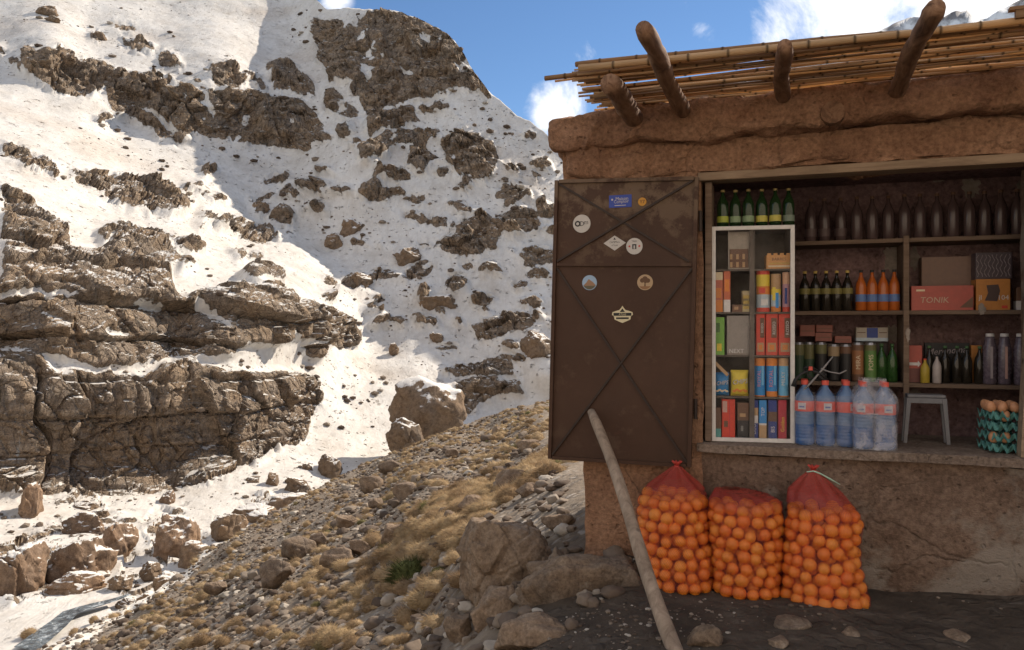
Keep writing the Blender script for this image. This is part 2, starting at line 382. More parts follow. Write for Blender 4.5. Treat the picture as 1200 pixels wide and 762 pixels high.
def z3(pts): return [(x / 3, y / 3) for x, y in pts]
def z6(pts): return [(x / 2.1167, 200 + y / 2.1167) for x, y in pts]
def z8(pts): return [(330 + x / 2.54, y / 2.54) for x, y in pts]
def zc(pts): return [(330 + x / 2.242, 220 + y / 2.242) for x, y in pts]
def ell(cx, cy, rx, ry, n=14): return [(cx + rx * math.cos(2 * math.pi * k / n), cy + ry * math.sin(2 * math.pi * k / n)) for k in range(n)]
ROCKS = [
 z3([(95,240),(150,180),(200,170),(260,200),(275,260),(280,330),(230,340),(130,300),(100,270)]),
 z3([(280,205),(330,205),(410,240),(390,300),(340,320),(290,325),(270,250)]),
 z3([(385,290),(420,250),(500,260),(600,270),(640,300),(700,330),(760,420),(790,480),(760,490),(690,470),(640,500),(560,490),(520,440),(400,400),(380,360)]),
 z3([(720,310),(860,320),(960,350),(1060,360),(1130,420),(1175,490),(1100,500),(1090,535),(1000,530),(900,510),(800,500),(760,420)]),
 z3([(730,240),(800,230),(850,280),(840,310),(760,300)]), z3([(860,250),(930,290),(930,320),(870,290)]),
 z3([(930,230),(1000,225),(1060,260),(1110,310),(1110,340),(1050,330),(960,320),(950,270)]),
 z3([(440,140),(490,140),(540,165),(530,178),(460,170)]), z3([(545,185),(590,185),(610,200),(640,235),(590,225),(560,210)]),
 z3([(400,78),(440,78),(480,95),(470,104),(420,95)]), z3([(70,165),(110,165),(150,185),(120,220),(80,225)]), z3([(40,220),(70,220),(95,250),(60,260)]),
 z3([(0,160),(20,170),(28,205),(0,205)]), z3(ell(345,128,24,16)), z3(ell(362,412,26,16)), z3(ell(740,596,34,18)), z3(ell(960,636,45,10)), z3(ell(1145,600,30,10)),
 z3([(0,500),(80,520),(150,550),(195,590),(190,620),(120,600),(60,570),(0,545)]),
 z3([(255,600),(330,600),(450,620),(540,640),(600,660),(560,690),(420,680),(300,650)]),
 z6([(180,0),(260,10),(350,40),(420,40),(475,100),(440,115),(350,100),(250,60),(190,30)]),
 z6([(490,100),(560,120),(620,120),(690,165),(640,175),(580,150),(510,125)]), z6([(620,75),(650,80),(670,105),(640,105)]),
 z6([(0,45),(60,80),(150,130),(160,200),(100,240),(80,290),(0,310)]),
 z6([(0,210),(120,200),(200,210),(300,200),(380,240),(420,270),(440,330),(560,300),(700,300),(725,330),(730,420),(690,430),(600,440),(560,460),(450,480),(380,480),(250,490),(0,490)]),
 z6([(730,330),(800,345),(847,350),(890,400),(885,430),(840,442),(740,412)]), z6([(755,425),(790,430),(790,465),(755,460)]),
 [(-300,428),(0,431),(70,434),(127,436),(165,440),(212,431),(250,431),(307,436),(359,436),(383,450),(378,465),(372,482),(345,515),(310,535),(250,566),(170,580),(100,581),(0,583),(-300,596)],
 z6([(240,150),(300,130),(380,150),(400,240),(330,230),(270,200)]), z6(ell(472,193,32,16)), z6(ell(415,215,26,24)), z6(ell(450,242,20,12)), z6(ell(600,205,25,10)), z6(ell(640,270,50,20)),
 z6(ell(640,205,20,10)), z6([(360,155),(410,160),(420,200),(380,200)]), z6(ell(700,120,30,16)), z6(ell(820,275,30,14)), z6(ell(815,312,26,14)),
 z6(ell(780,45,45,16)), z6(ell(690,25,30,12)), z6(ell(720,65,26,10)),
 z8([(90,65),(130,80),(200,70),(240,110),(230,180),(215,245),(160,245),(120,180),(110,130)]),
 z8([(250,60),(290,35),(350,50),(420,70),(480,100),(510,140),(560,200),(610,260),(635,290),(600,270),(560,240),(510,240),(480,260),(440,270),(360,270),(320,260),(290,290),(250,290),(235,330),(230,230),(240,120)]),
 z8([(225,45),(290,30),(360,36),(430,60),(490,95),(530,140),(580,205),(630,285),(600,275),(520,255),(470,285),(400,300),(330,290),(300,320),(240,330),(215,250),(235,180),(225,100)]), z8([(110,60),(200,60),(240,100),(235,190),(215,250),(150,250),(110,180)]), z8([(250,330),(400,320),(420,360),(300,400),(250,390)]), z8([(440,300),(500,310),(490,330),(440,325)]),
 z8([(125,270),(160,270),(220,330),(205,360),(130,320)]), z8([(240,350),(300,340),(370,335),(380,360),(320,390),(250,415)]),
 z8([(240,450),(290,410),(370,390),(460,390),(460,420),(420,440),(380,430),(310,460),(260,500),(240,480)]),
 z8([(375,440),(420,440),(460,470),(440,520),(375,510)]), z8([(480,410),(540,400),(620,420),(640,470),(610,535),(530,530),(490,490)]),
 z8([(650,485),(690,490),(690,525),(650,520)]), z8(ell(765,490,28,18)), z8([(225,550),(280,545),(330,560),(380,570),(340,590),(280,600),(230,580)]),
 z8([(50,550),(130,565),(150,590),(90,580)]), z8([(470,740),(520,680),(590,640),(630,690),(630,740),(560,762)]),
 z8([(625,640),(700,620),(750,640),(760,690),(690,700),(640,690)]), z8(ell(785,630,28,22)), z8(ell(680,585,60,18)), z8(ell(190,395,20,26)), z8(ell(260,360,20,18)),
 z8(ell(330,300,22,18)), z8(ell(370,300,16,12)), z8(ell(490,295,14,10)), z8(ell(750,405,14,10)), z8(ell(130,512,24,8)), z8(ell(125,630,22,16)), z8(ell(390,645,24,8)), z8(ell(520,612,24,6)), z8(ell(190,570,30,9)),
 zc(ell(360,215,32,26)), zc(ell(205,235,36,18)), zc(ell(460,255,36,18)), zc(ell(525,300,26,12)), zc(ell(540,220,36,13)), zc([(400,170),(470,100),(540,70),(560,120),(555,170),(480,180)]),
 zc(ell(610,92,60,34)), zc(ell(690,185,34,24)), zc([(490,370),(540,350),(620,330),(690,340),(640,370),(560,395),(510,400)]), zc([(430,470),(530,450),(600,440),(620,490),(540,500),(450,500)]),
 zc([(450,515),(560,505),(640,510),(645,545),(560,550),(480,590)]), zc(ell(460,352,18,9)), zc(ell(670,235,34,12)), zc(ell(650,305,30,10)), zc(ell(640,190,16,14)), zc(ell(620,260,22,12)), zc(ell(625,445,30,10)), zc(ell(240,322,20,12)), zc(ell(125,285,22,12)), zc(ell(125,240,26,9)),
 [(x / 3, 520 + y / 3) for x, y in [(60,330),(190,290),(330,250),(480,260),(470,330),(480,400),(400,410),(355,440),(360,500),(150,555),(0,560),(-200,540),(-200,330)]], [(x / 3, 520 + y / 3) for x, y in [(520,250),(660,250),(740,340),(740,440),(620,440),(530,400)]], [(x / 3, 520 + y / 3) for x, y in [(400,470),(520,440),(650,470),(640,540),(480,570),(400,520)]], [(x / 3, 520 + y / 3) for x, y in [(740,260),(900,200),(1100,170),(1090,200),(920,280),(760,330)]], [(x / 3, 520 + y / 3) for x, y in [(180,210),(330,180),(365,220),(340,230),(200,225)]],
 zc(ell(40,640,30,22)), zc(ell(10,660,26,18)), zc(ell(690,60,30,22)), zc(ell(475,60,20,8)), zc(ell(600,415,20,10)),
]
SNOWHOLES = [[(x / 3, 520 + y / 3) for x, y in [(90,370),(150,365),(140,410),(100,410)]], [(x / 3, 520 + y / 3) for x, y in [(370,420),(470,400),(520,420),(400,470),(370,480)]], [(x / 3, 520 + y / 3) for x, y in [(380,300),(440,290),(420,330)]], z3([(600,280),(650,300),(640,345),(605,320)]), z3([(690,345),(740,360),(720,375)]), z3([(505,400),(560,415),(640,460),(660,480),(560,450)]), z3([(860,410),(890,410),(880,445),(858,440)]),
 z8([(345,200),(390,208),(400,228),(360,222)]), z8([(250,200),(285,205),(275,235),(248,240)]), z8([(420,100),(450,110),(445,130),(415,120)]), z8([(520,180),(548,200),(545,225),(515,215)]),
 z6([(0,310),(60,300),(150,315),(190,325),(190,332),(80,318),(0,325)]), z6([(240,400),(290,402),(310,415),(250,416)]), z6([(480,340),(540,365),(600,382),(590,392),(520,378),(470,352)]), z6([(300,332),(380,340),(400,355),(330,350)]), z6([(590,425),(640,425),(640,440),(595,440)]),
 z6([(100,455),(250,490),(370,505),(360,512),(280,505),(150,498)])]

def build_mountain():
    px = np.r_[np.linspace(-260, -20, 60, endpoint=False), np.linspace(-20, 700, 470, endpoint=False), np.linspace(700, 1000, 70)]
    NR = 500; s = np.linspace(0, 1, NR); sky = np.interp(px, SKX, SKY)
    sky = sky + 2.2 * fbm(np.c_[px / 9, px * 0, px * 0], 4, 91)
    PX = np.repeat(px[None], NR, 0); PY = 790 + (sky[None] - 790) * s[:, None]
    Y = BG(PX, PY).reshape(NR, -1)
    X = (PX - 600) / F * Y; Z = CZ + (381 - PY) / F * Y
    q = np.stack([X, Y, Z], -1).reshape(-1, 3)
    # rock mask from outlines whose edges are roughened
    wx = (PX + 8 * fbm(np.c_[PX.ravel() / 34, PY.ravel() / 34, 0 * PX.ravel() + 3], 3, 35).reshape(PX.shape) + 8 * fbm(np.c_[PX.ravel() / 12, PY.ravel() / 12, 0 * PX.ravel()], 4, 31).reshape(PX.shape)); wy = PY + 7 * fbm(np.c_[PX.ravel() / 14, PY.ravel() / 14, 0 * PX.ravel() + 9], 4, 32).reshape(PX.shape)
    m = np.zeros(PX.shape, bool)
    for p in ROCKS: m |= in_poly(wx, wy, p)
    for p in SNOWHOLES: m &= ~in_poly(wx, wy, p)
    sn_ = fbm(np.c_[(PX.ravel() + .5 * PY.ravel()) / 15, PY.ravel() / 24, 0 * PX.ravel()], 5, 36, .62).reshape(PX.shape); up = (PY < 300) & (PX > 340)
    m &= ~(up & (sn_ > .38)); m &= ~((PY < 330) & ~up & (sn_ > .42))
    pn_ = fbm(np.c_[PX.ravel() / 26, PY.ravel() / 13, 0 * PX.ravel() + 7], 5, 37, .6).reshape(PX.shape); gz = sstep(375, 430, PX) * sstep(455, 400, PY) * sstep(60, 120, PY) * sstep(0, 40, PY - np.interp(PX, SKX, SKY) - 8)
    m |= pn_ * gz > .29; m |= (pn_ * sstep(20, 120, PX) * sstep(420, 350, PX) * sstep(60, 100, PY) * sstep(330, 280, PY) > .42)
    m[:, PX[0] < -20] |= (in_poly(PX, PY, [(-300,300),(-20,290),(-20,430),(-300,420)]))[:, PX[0] < -20]
    sm = m.astype(float)
    def blur(a, k):
        for _ in range(k):
            a = (np.roll(a, 1, 0) + a + np.roll(a, -1, 0)) / 3; a = (np.roll(a, 1, 1) + a + np.roll(a, -1, 1)) / 3
        return a
    soft = blur(sm, 5); attr = blur(sm, 1)
    gy = np.gradient(np.stack([X, Y, Z], -1), axis=0); gx = np.gradient(np.stack([X, Y, Z], -1), axis=1)
    nrm = np.cross(gx, gy); nrm /= np.linalg.norm(nrm, axis=-1, keepdims=True) + 1e-9
    nrm[nrm[..., 1] > 0] *= -1
    for c in range(3): nrm[..., c] = blur(nrm[..., c], 12)
    nrm /= np.linalg.norm(nrm, axis=-1, keepdims=True)
    idx = np.where(soft.ravel() > .01)[0]; r = q[idx]
    w = r + 1.0 * np.stack([fbm(r / 3, 3, 41), fbm(r / 3, 3, 42), fbm(r / 3, 3, 43)], -1)
    A3, K3 = facet(w, (7.5, 7.5, 8.5), 81); A1, K1 = facet(w, (3.2, 3.2, 3.8), 11); A2, K2 = facet(w, (1.25, 1.25, 1.4), 51); A0, K0 = facet(w, (.55, .55, .6), 151)
    blocks = 1.3 * A3 * K3 + 1.15 * A1 * K1 + .55 * A2 * K2 + .22 * A0 * K0 - .22 * (1 - K1) - .12 * (1 - K2)
    # bedding: each bed stands out at its top and is undercut at its foot (strong in the left cliffs)
    zz = r[:, 2] + .09 * r[:, 0] + .35 * fbm(r / 4, 3, 61); H = 2.15
    fr = zz / H - np.floor(zz / H); ph = hsh(np.floor(zz / H), np.floor(w[:, 0] / 9), 0 * r[:, 0], 5)
    bed = (sstep(0, .16, fr) * (1 - .45 * fr)) * (.5 + .9 * ph)
    left = sstep(400, 330, PX.ravel()[idx]) * sstep(270, 320, PY.ravel()[idx])
    low = sstep(425, 450, PY.ravel()[idx]) * left
    A4, K4 = facet(w, (3.3, 3.3, 6.5), 131); K4 = K4 ** .6
    col = 2.0 * A4 * K4 - .7 * (1 - K4) + .5 * A2 * K2 - .2 * (1 - K2) + .2 * A0 * K0
    d = (.35 + blocks) * (1 - .4 * left) + left * (1 - low) * 2.1 * (bed - .3)
    d = d * (1 - low) + low * (.35 + col + .55 * (bed - .4))
    amp = np.clip(r[:, 1] / 75, .55, 1.25) * (1 - .62 * sstep(575, 600, PY.ravel()[idx]))
    D = np.zeros(len(q)); D[idx] = soft.ravel()[idx] ** .7 * np.clip(d, -.7, 3) * amp
    D += (.55 * fbm(q / 9, 4, 3) + .08 * fbm(q / np.array([2.2, 2.2, 4]), 4, 4)) * np.clip(q[:, 1] / 60, .5, 1.3)
    # small stones breaking through the snow
    n = nrm.reshape(-1, 3)
    n2 = n * np.array([1, 1, .55]); n2 /= np.linalg.norm(n2, axis=1, keepdims=True)
    q2 = q + n2 * D[:, None]
    q2 = q2.reshape(NR, -1, 3)
    speck = .5 + .9 * fbm(q / 14, 3, 15).reshape(PX.shape); speck = np.clip(speck, 0, 1) * (1 - sstep(.0, .3, blur(soft, 3)) * .3)
    speck *= 1 - .8 * sstep(560, 590, PY)
    dirty = sstep(.15, .6, fbm(q / 11, 3, 18).reshape(PX.shape)) * .5 + .7 * sstep(640, 720, PY) * sstep(.0, .3, fbm(q / 3, 3, 19).reshape(PX.shape))
    # the side that falls away behind the skyline
    back = [q2]; top = q2[-1]
    sp = [attr]; sk = [speck]; dy = [dirty]
    for k in range(1, 9):
        b = top.copy(); b[:, 1] += k * 7; b[:, 0] *= b[:, 1] / top[:, 1]; b[:, 2] -= .25 * k * k * 2 + k * 1.0 + 1.5 * fbm(b / 9, 3, 44)
        back.append(b[None]); sp.append(attr[-1:]); sk.append(speck[-1:] * .5); dy.append(dirty[-1:])
    q2 = np.concatenate(back); R, C = q2.shape[:2]
    i = np.arange(R * C).reshape(R, C); f = np.stack([i[:-1, :-1], i[:-1, 1:], i[1:, 1:], i[1:, :-1]], -1).reshape(-1, 4)
    o = mesh_obj('mountain', q2.reshape(-1, 3), f, M_MOUNT); tag(o, kind='structure')
    ra = np.concatenate(sp).ravel(); o.data.polygons.foreach_set('use_smooth', ra[f].mean(1) < .55)
    set_attr(o, 'rock', ra); set_attr(o, 'speck', np.concatenate(sk).ravel()); set_attr(o, 'dirty', np.concatenate(dy).ravel())
    return q2
MQ = build_mountain()

# ------------------------------------------------------------------ near slope and the ground round the kiosk
FGC = [(690,655,4.14),(640,640,4.5),(640,620,4.85),(640,560,6.8),(640,520,10.5),(640,490,18),(640,474,35),(655,467,48),
 (600,762,3.4),(520,762,4.0),(420,762,5.1),(300,762,7.2),(150,762,11.5),(60,762,14.8),(560,600,6.75),(450,640,9.3),(350,700,8.7),(450,700,6.7),
 (500,560,13.5),(400,600,16.5),(300,660,13.5),(200,720,12.6),(200,684,19),(300,614,27),(420,550,38),(560,493,45),(100,737,16.5),(0,780,16),(-120,805,17),
 (760,762,3.0),(1000,762,3.0),(1200,762,3.0),(1500,762,3.0),(900,690,3.72),(1200,690,3.6),(1040,690,3.72),(1500,690,3.6),(800,640,4.45),(1000,620,4.7),(1500,620,4.7),
 (900,1000,1.86),(1500,1000,1.86),(1200,850,2.42),(900,850,2.42),(600,1000,1.95),(600,850,2.55),(300,1000,2.7),(300,880,3.9),(0,1000,4.2),(0,880,7.5),(-120,1000,5),
 (750,520,9.2),(1000,520,9.2),(1500,520,9.2),(800,470,30),(1500,470,30)]
FG = TPS(FGC, 2e-3)
def fg_noise(q):
    far = np.clip(q[:, 1] / 12, .25, 1.6)
    shop = sstep(.0, .5, q[:, 0] + .35) * sstep(6, 4.5, q[:, 1])
    return (.22 * fbm(q / 2.6, 3, 23) * far + .10 * fbm(q / .8, 4, 24) * np.clip(far, 0, 1)) * (1 - .8 * shop) + .012 * fbm(q / .12, 3, 25)
def build_slope():
    px = np.r_[np.linspace(-120, 700, 420, endpoint=False), np.linspace(700, 1500, 200)]
    NR = 420; s = np.linspace(0, 1, NR) ** 1.25; cr = np.interp(px, FGX, FGY) + 2.0 * fbm(np.c_[px / 12, px * 0, px * 0], 4, 92)
    cr[px > 1000] = 458
    PX = np.repeat(px[None], NR, 0); PY = cr[None] + (1000 - cr[None]) * s[:, None]
    Y = FG(PX, PY).reshape(NR, -1)
    q = np.stack([(PX - 600) / F * Y, Y, CZ + (381 - PY) / F * Y], -1)
    D = fg_noise(q.reshape(-1, 3)).reshape(PX.shape); D *= 1 - .6 * (PY < cr[None] + 3)
    q[..., 2] += D
    rows = [q]
    rock = sstep(60, 0, PX + (PY - 762) * 0) # unused far-left weight
    edge = sstep(34, 4, (PY - cr[None])) * sstep(330, 120, PX) * .62 + .42 * sstep(12, 2, (PY - cr[None])) * sstep(470, 330, PX)
    edge += .35 * sstep(60, 10, PY - cr[None]) * sstep(160, 40, PX)
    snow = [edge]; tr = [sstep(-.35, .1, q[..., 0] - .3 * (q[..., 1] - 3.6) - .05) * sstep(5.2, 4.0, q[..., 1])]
    pre = []
    top = q[0]
    for k in range(6, 0, -1):
        b = top.copy(); b[:, 1] += k * 3.5; b[:, 0] *= b[:, 1] / top[:, 1]; b[:, 2] -= k * 2.4; pre.append(b[None]); snow.insert(0, edge[:1]); tr.insert(0, tr[-1][:1] * 0)
    post = []; last = q[-1]
    for yy in (1.4, .7, -.5, -3, -9, -30):
        b = last.copy(); b[:, 0] = last[:, 0] * (1 + (2.2 - yy) * .9); b[:, 1] = yy * (1 + .0 * b[:, 0]); b[:, 2] = np.maximum(last[:, 2] - .02 * (2.2 - yy), -.4 - .1 * (2 - yy)); post.append(b[None]); snow.append(edge[-1:] * 0); tr.append(tr[-1][-1:])
    q = np.concatenate(pre + rows + post); R, C = q.shape[:2]
    i = np.arange(R * C).reshape(R, C); f = np.stack([i[1:, :-1], i[1:, 1:], i[:-1, 1:], i[:-1, :-1]], -1).reshape(-1, 4)
    o = mesh_obj('ground', q.reshape(-1, 3), f, M_GROUND); tag(o, kind='structure')
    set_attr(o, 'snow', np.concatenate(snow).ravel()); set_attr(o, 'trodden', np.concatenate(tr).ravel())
    return q[6:-6], PX, PY
GQ, GPX, GPY = build_slope()

# unseen slope added behind the viewer to bounce warm light onto the kiosk
def bounce_hillside():
    x = np.linspace(-90, 90, 120); y = np.linspace(-3, -90, 70); X, Y = np.meshgrid(x, y); s_ = -Y - 3
    Z = -.1 + np.where(s_ > 4, (s_ - 4) * .62, 0) + .36 * np.minimum(X + 4, 0) * np.clip(1 - s_ / 30, 0, 1)
    q = np.stack([X, Y, Z], -1).reshape(-1, 3); q[:, 2] += 1.2 * fbm(q / 9, 4, 61) * sstep(4, 12, -q[:, 1]) - .15; R, C = X.shape; i = np.arange(R * C).reshape(R, C); f = np.stack([i[:-1, :-1], i[1:, :-1], i[1:, 1:], i[:-1, 1:]], -1).reshape(-1, 4)
    t = NT('pale_bounce_slope'); n = t.noise(.8, 7, .65); t.set(t.ramp(n, [(.36, (.30, .22, .15)), (.46, (.42, .32, .22)), (.5, (.78, .70, .60)), (.7, (.74, .66, .56))]), .95, 0, .1); t.bump(n, .7, .2)
    tag(mesh_obj('bounce_hillside', q, f, t.m), kind='structure')
bounce_hillside()

# far peaks beyond the kiosk roof
def far_peaks():
    px = np.linspace(860, 1500, 200); sky = np.interp(px, [860,930,985,1020,1040,1065,1085,1098,1108,1122,1130,1136,1150,1162,1175,1190,1215,1300,1400,1500], [340,190,70,40,32,21,24,22,20,11,11,10,19,17,9,2,-12,-40,-10,40])
    sky = sky + 2.5 * fbm(np.c_[px / 10, 0 * px, 0 * px], 4, 5)
    rows = []
    for k, s in enumerate(np.linspace(0, 1, 40)):
        py = 420 + (sky - 420) * s; Y = 620 + 330 * s; q = np.stack([(px - 600) / F * Y, Y + 0 * px, CZ + (381 - py) / F * Y], -1)
        q[:, 1] += 40 * fbm(q / 60, 4, 8) * (s > 0); rows.append(q)
    for k in (1, 2, 3):
        b = rows[39].copy(); b[:, 1] += 80 * k; b[:, 2] -= 60 * k; rows.append(b)
    q = np.array(rows); R, C = q.shape[:2]; i = np.arange(R * C).reshape(R, C); f = np.stack([i[:-1, :-1], i[:-1, 1:], i[1:, 1:], i[1:, :-1]], -1).reshape(-1, 4)
    t = NT('far_rock_and_snow'); n = t.noise(.025, 8, .65); t.set(t.ramp(n, [(.42, (.2, .19, .19)), (.56, (.72, .72, .72))]), .9)
    tag(mesh_obj('far_mountain', q.reshape(-1, 3), f, t.m), kind='structure')
far_peaks()

# meltwater in the gully floor
def stream():
    pts = [(30,765),(55,745),(68,735),(82,722),(100,716),(118,711),(136,706),(152,700)]; wd = [20, 17, 15, 12, 11, 9, 6, 3]
    v = []; 
    for (x, y), w in zip(pts, wd):
        for k in range(7):
            a = x + (k / 6 - .5) * w * 1.4; b = y + (k / 6 - .5) * w * .25; Y = float(BG([a], [b])[0]); p = np.array([P(a, b, Y * .985)]); p[0, 2] += .12; v.append(tuple(p[0]))
    f = [[i * 7 + k, i * 7 + k + 1, (i + 1) * 7 + k + 1, (i + 1) * 7 + k] for i in range(len(pts) - 1) for k in range(6)]
    t = NT('meltwater'); n = t.noise(3.5, 8, .7, .5); t.set(t.ramp(n, [(.4, (.05, .06, .07)), (.55, (.16, .19, .21)), (.66, (.6, .64, .66))]), .2, 0, .5); t.bump(n, .8, .2)
    tag(mesh_obj('stream', v, f, t.m), kind='structure')
stream()

# ------------------------------------------------------------------ boulders
def rock_shape(seed, sub=4, cuts=14, rough=.07, blocky=.75):
    r = np.random.default_rng(seed); bm = bmesh.new(); bmesh.ops.create_icosphere(bm, subdivisions=sub, radius=1)
    v = np.array([q.co[:] for q in bm.verts]); f = [[q.index for q in p.verts] for p in bm.faces]; bm.free()
    p = 1 / np.maximum((np.abs(v) ** 3.2).sum(1, keepdims=True) ** (1 / 3.2), 1e-6); v = v * (1 + (p - 1) * blocky)
    for k in range(cuts):
        d = r.normal(size=3); d /= np.linalg.norm(d); h = r.uniform(.62, .92); t = v @ d; v -= np.where(t > h, t - h, 0)[:, None] * d * .96
    nn = v / np.linalg.norm(v, axis=1, keepdims=True); off = r.uniform(0, 50, 3)
    f1, f2, c = voro(v * 1.7 + off, seed)
    A_, K_ = facet(v + off, (.75, .75, .75), seed + 1); B_, L_ = facet(v + off, (.3, .3, .3), seed + 2)
    v += nn * (rough * (1.5 * A_ * K_ - .35 * (1 - K_) + .6 * B_ * L_ - .12 * (1 - L_)) + rough * .5 * fbm(v * 2.3 + off, 5, seed) + rough * .35 * fbm(v * 9 + off, 3, seed + 5))[:, None]
    lo, hi = v.min(0), v.max(0); v = (v - (lo + hi) / 2) / (hi - lo)      # unit box
    return v, f
def boulder(name, cx, cy, w, h, label, sheet='fg', seed=0, depth=.9, mat=None, tilt=0, sub=4, cuts=14, snow=0, Y=None, cat='boulder', sink=.12, blocky=.75, rough=.07, dz=0):
    yb = cy + h * .42
    Y = Y or float((FG if sheet == 'fg' else BG)([cx], [yb])[0])
    v, f = rock_shape(seed * 7 + 3, sub, cuts, rough, blocky)
    c, s = math.cos(tilt), math.sin(tilt); v = np.c_[v[:, 0] * c - v[:, 2] * s, v[:, 1], v[:, 0] * s + v[:, 2] * c]; v /= (v.max(0) - v.min(0))
    k = Y / F; wm, hm = w * k, h * k * (1 + sink); dm = depth * (wm + hm) / 2
    v = v * np.array([wm, dm, hm]); v[:, 2] -= v[:, 2].min() + hm * sink
    x, y, z = P(cx, cy + h / 2, Y)
    o = mesh_obj(name, v, f, mat or (M_ROCK_NEAR if sheet == 'fg' else M_ROCK_FAR), loc=(x, y + dm * .3, z + dz))
    set_attr(o, 'snow', np.full(len(v), snow)); tag(o, label, cat); return o
NEAR = [ # cx, cy, w, h, label, seed, options
 (588,672,116,120,'big rounded brown boulder in half shade left of the mud kiosk corner',1,dict(Y=4.25,tilt=-.35,sub=6,cuts=10,depth=.8,rough=.10)),
 (692,697,176,88,'broad shaded boulder half buried left of the leaning pole',2,dict(Y=3.75,sub=5,cuts=12,depth=.55,tilt=-.12,rough=.11)),
 (590,722,80,70,'split brown rock with a grass tuft, before the big rounded boulder',3,dict(Y=3.95,tilt=-.3,sub=5,depth=.6)),
 (634,752,112,58,'flat topped rock at the bottom edge, half sunlit and half shaded',4,dict(Y=3.35,sub=5,depth=.9,cuts=8)),
 (536,740,36,32,'small grey rock below the big rounded boulder',5,dict(Y=4.0,)),
 (828,752,44,34,'small pale stone beside the foot of the leaning pole',6,dict(Y=3.05,)),
 (655,668,34,50,'narrow upright brown rock between the two largest boulders',31,dict(Y=4.0,tilt=-.4)),
 (461,627,30,24,'dark angular rock among grass tufts in the middle of the slope',7,{}),
 (394,655,44,24,'long low brown rock lying on the middle of the slope',8,dict(tilt=-.2)),
 (473,576,28,20,'bluish grey rock near the upper part of the grassy slope',9,{}),
 (602,561,46,22,'dark slab on the slope left of the metal shutter',10,dict(tilt=.25)),
 (620,576,34,18,'rounded brown rock just below the dark slab by the shutter',11,{}),
 (553,590,34,17,'tilted grey slab left of the rounded brown rock',12,dict(tilt=.4)),
 (527,608,18,18,'small grey upright stone above the mossy cushion',13,{}),
 (434,569,28,22,'pale grey upright rock near the crest of the slope',14,{}),
 (457,549,30,20,'dark wedge rock on the crest below the snow gully',15,dict(tilt=.3)),
 (620,523,32,14,'dark low rock on the slope beside the lower shutter edge',16,dict(tilt=.2)),
 (529,531,16,10,'little dark rock high on the slope above the tufts',17,{}),
 (348,643,40,24,'brown rock with lit top left of the long low rock',18,{}),
 (319,672,40,30,'reddish brown rock on the lower left part of the slope',19,dict(tilt=.4)),
 (422,642,26,18,'brown rock between the dark angular rock and the long low rock',20,{}),
 (657,613,44,20,'flat dark slab against the left wall of the kiosk',21,dict(tilt=.3)),
 (506,700,22,13,'small brown stone below the mossy cushion',22,{}),
 (405,612,24,14,'low brown rock near the crest beside the snow edge',23,{}),
 (372,632,22,15,'squat brown rock near the crest left of centre',24,{}),
 (250,690,26,14,'flat brown stone near the lower snow edge of the slope',25,{}),
 (585,505,18,10,'little grey rock near the top of the slope',26,{}),
 (440,590,18,12,'small dark stone below the pale upright rock',27,{}),
]
for cx, cy, w, h, lab, sd_, kw in NEAR: boulder('boulder', cx, cy, w, h, lab, 'fg', sd_, **kw)
R_ = M_ROCK_RED
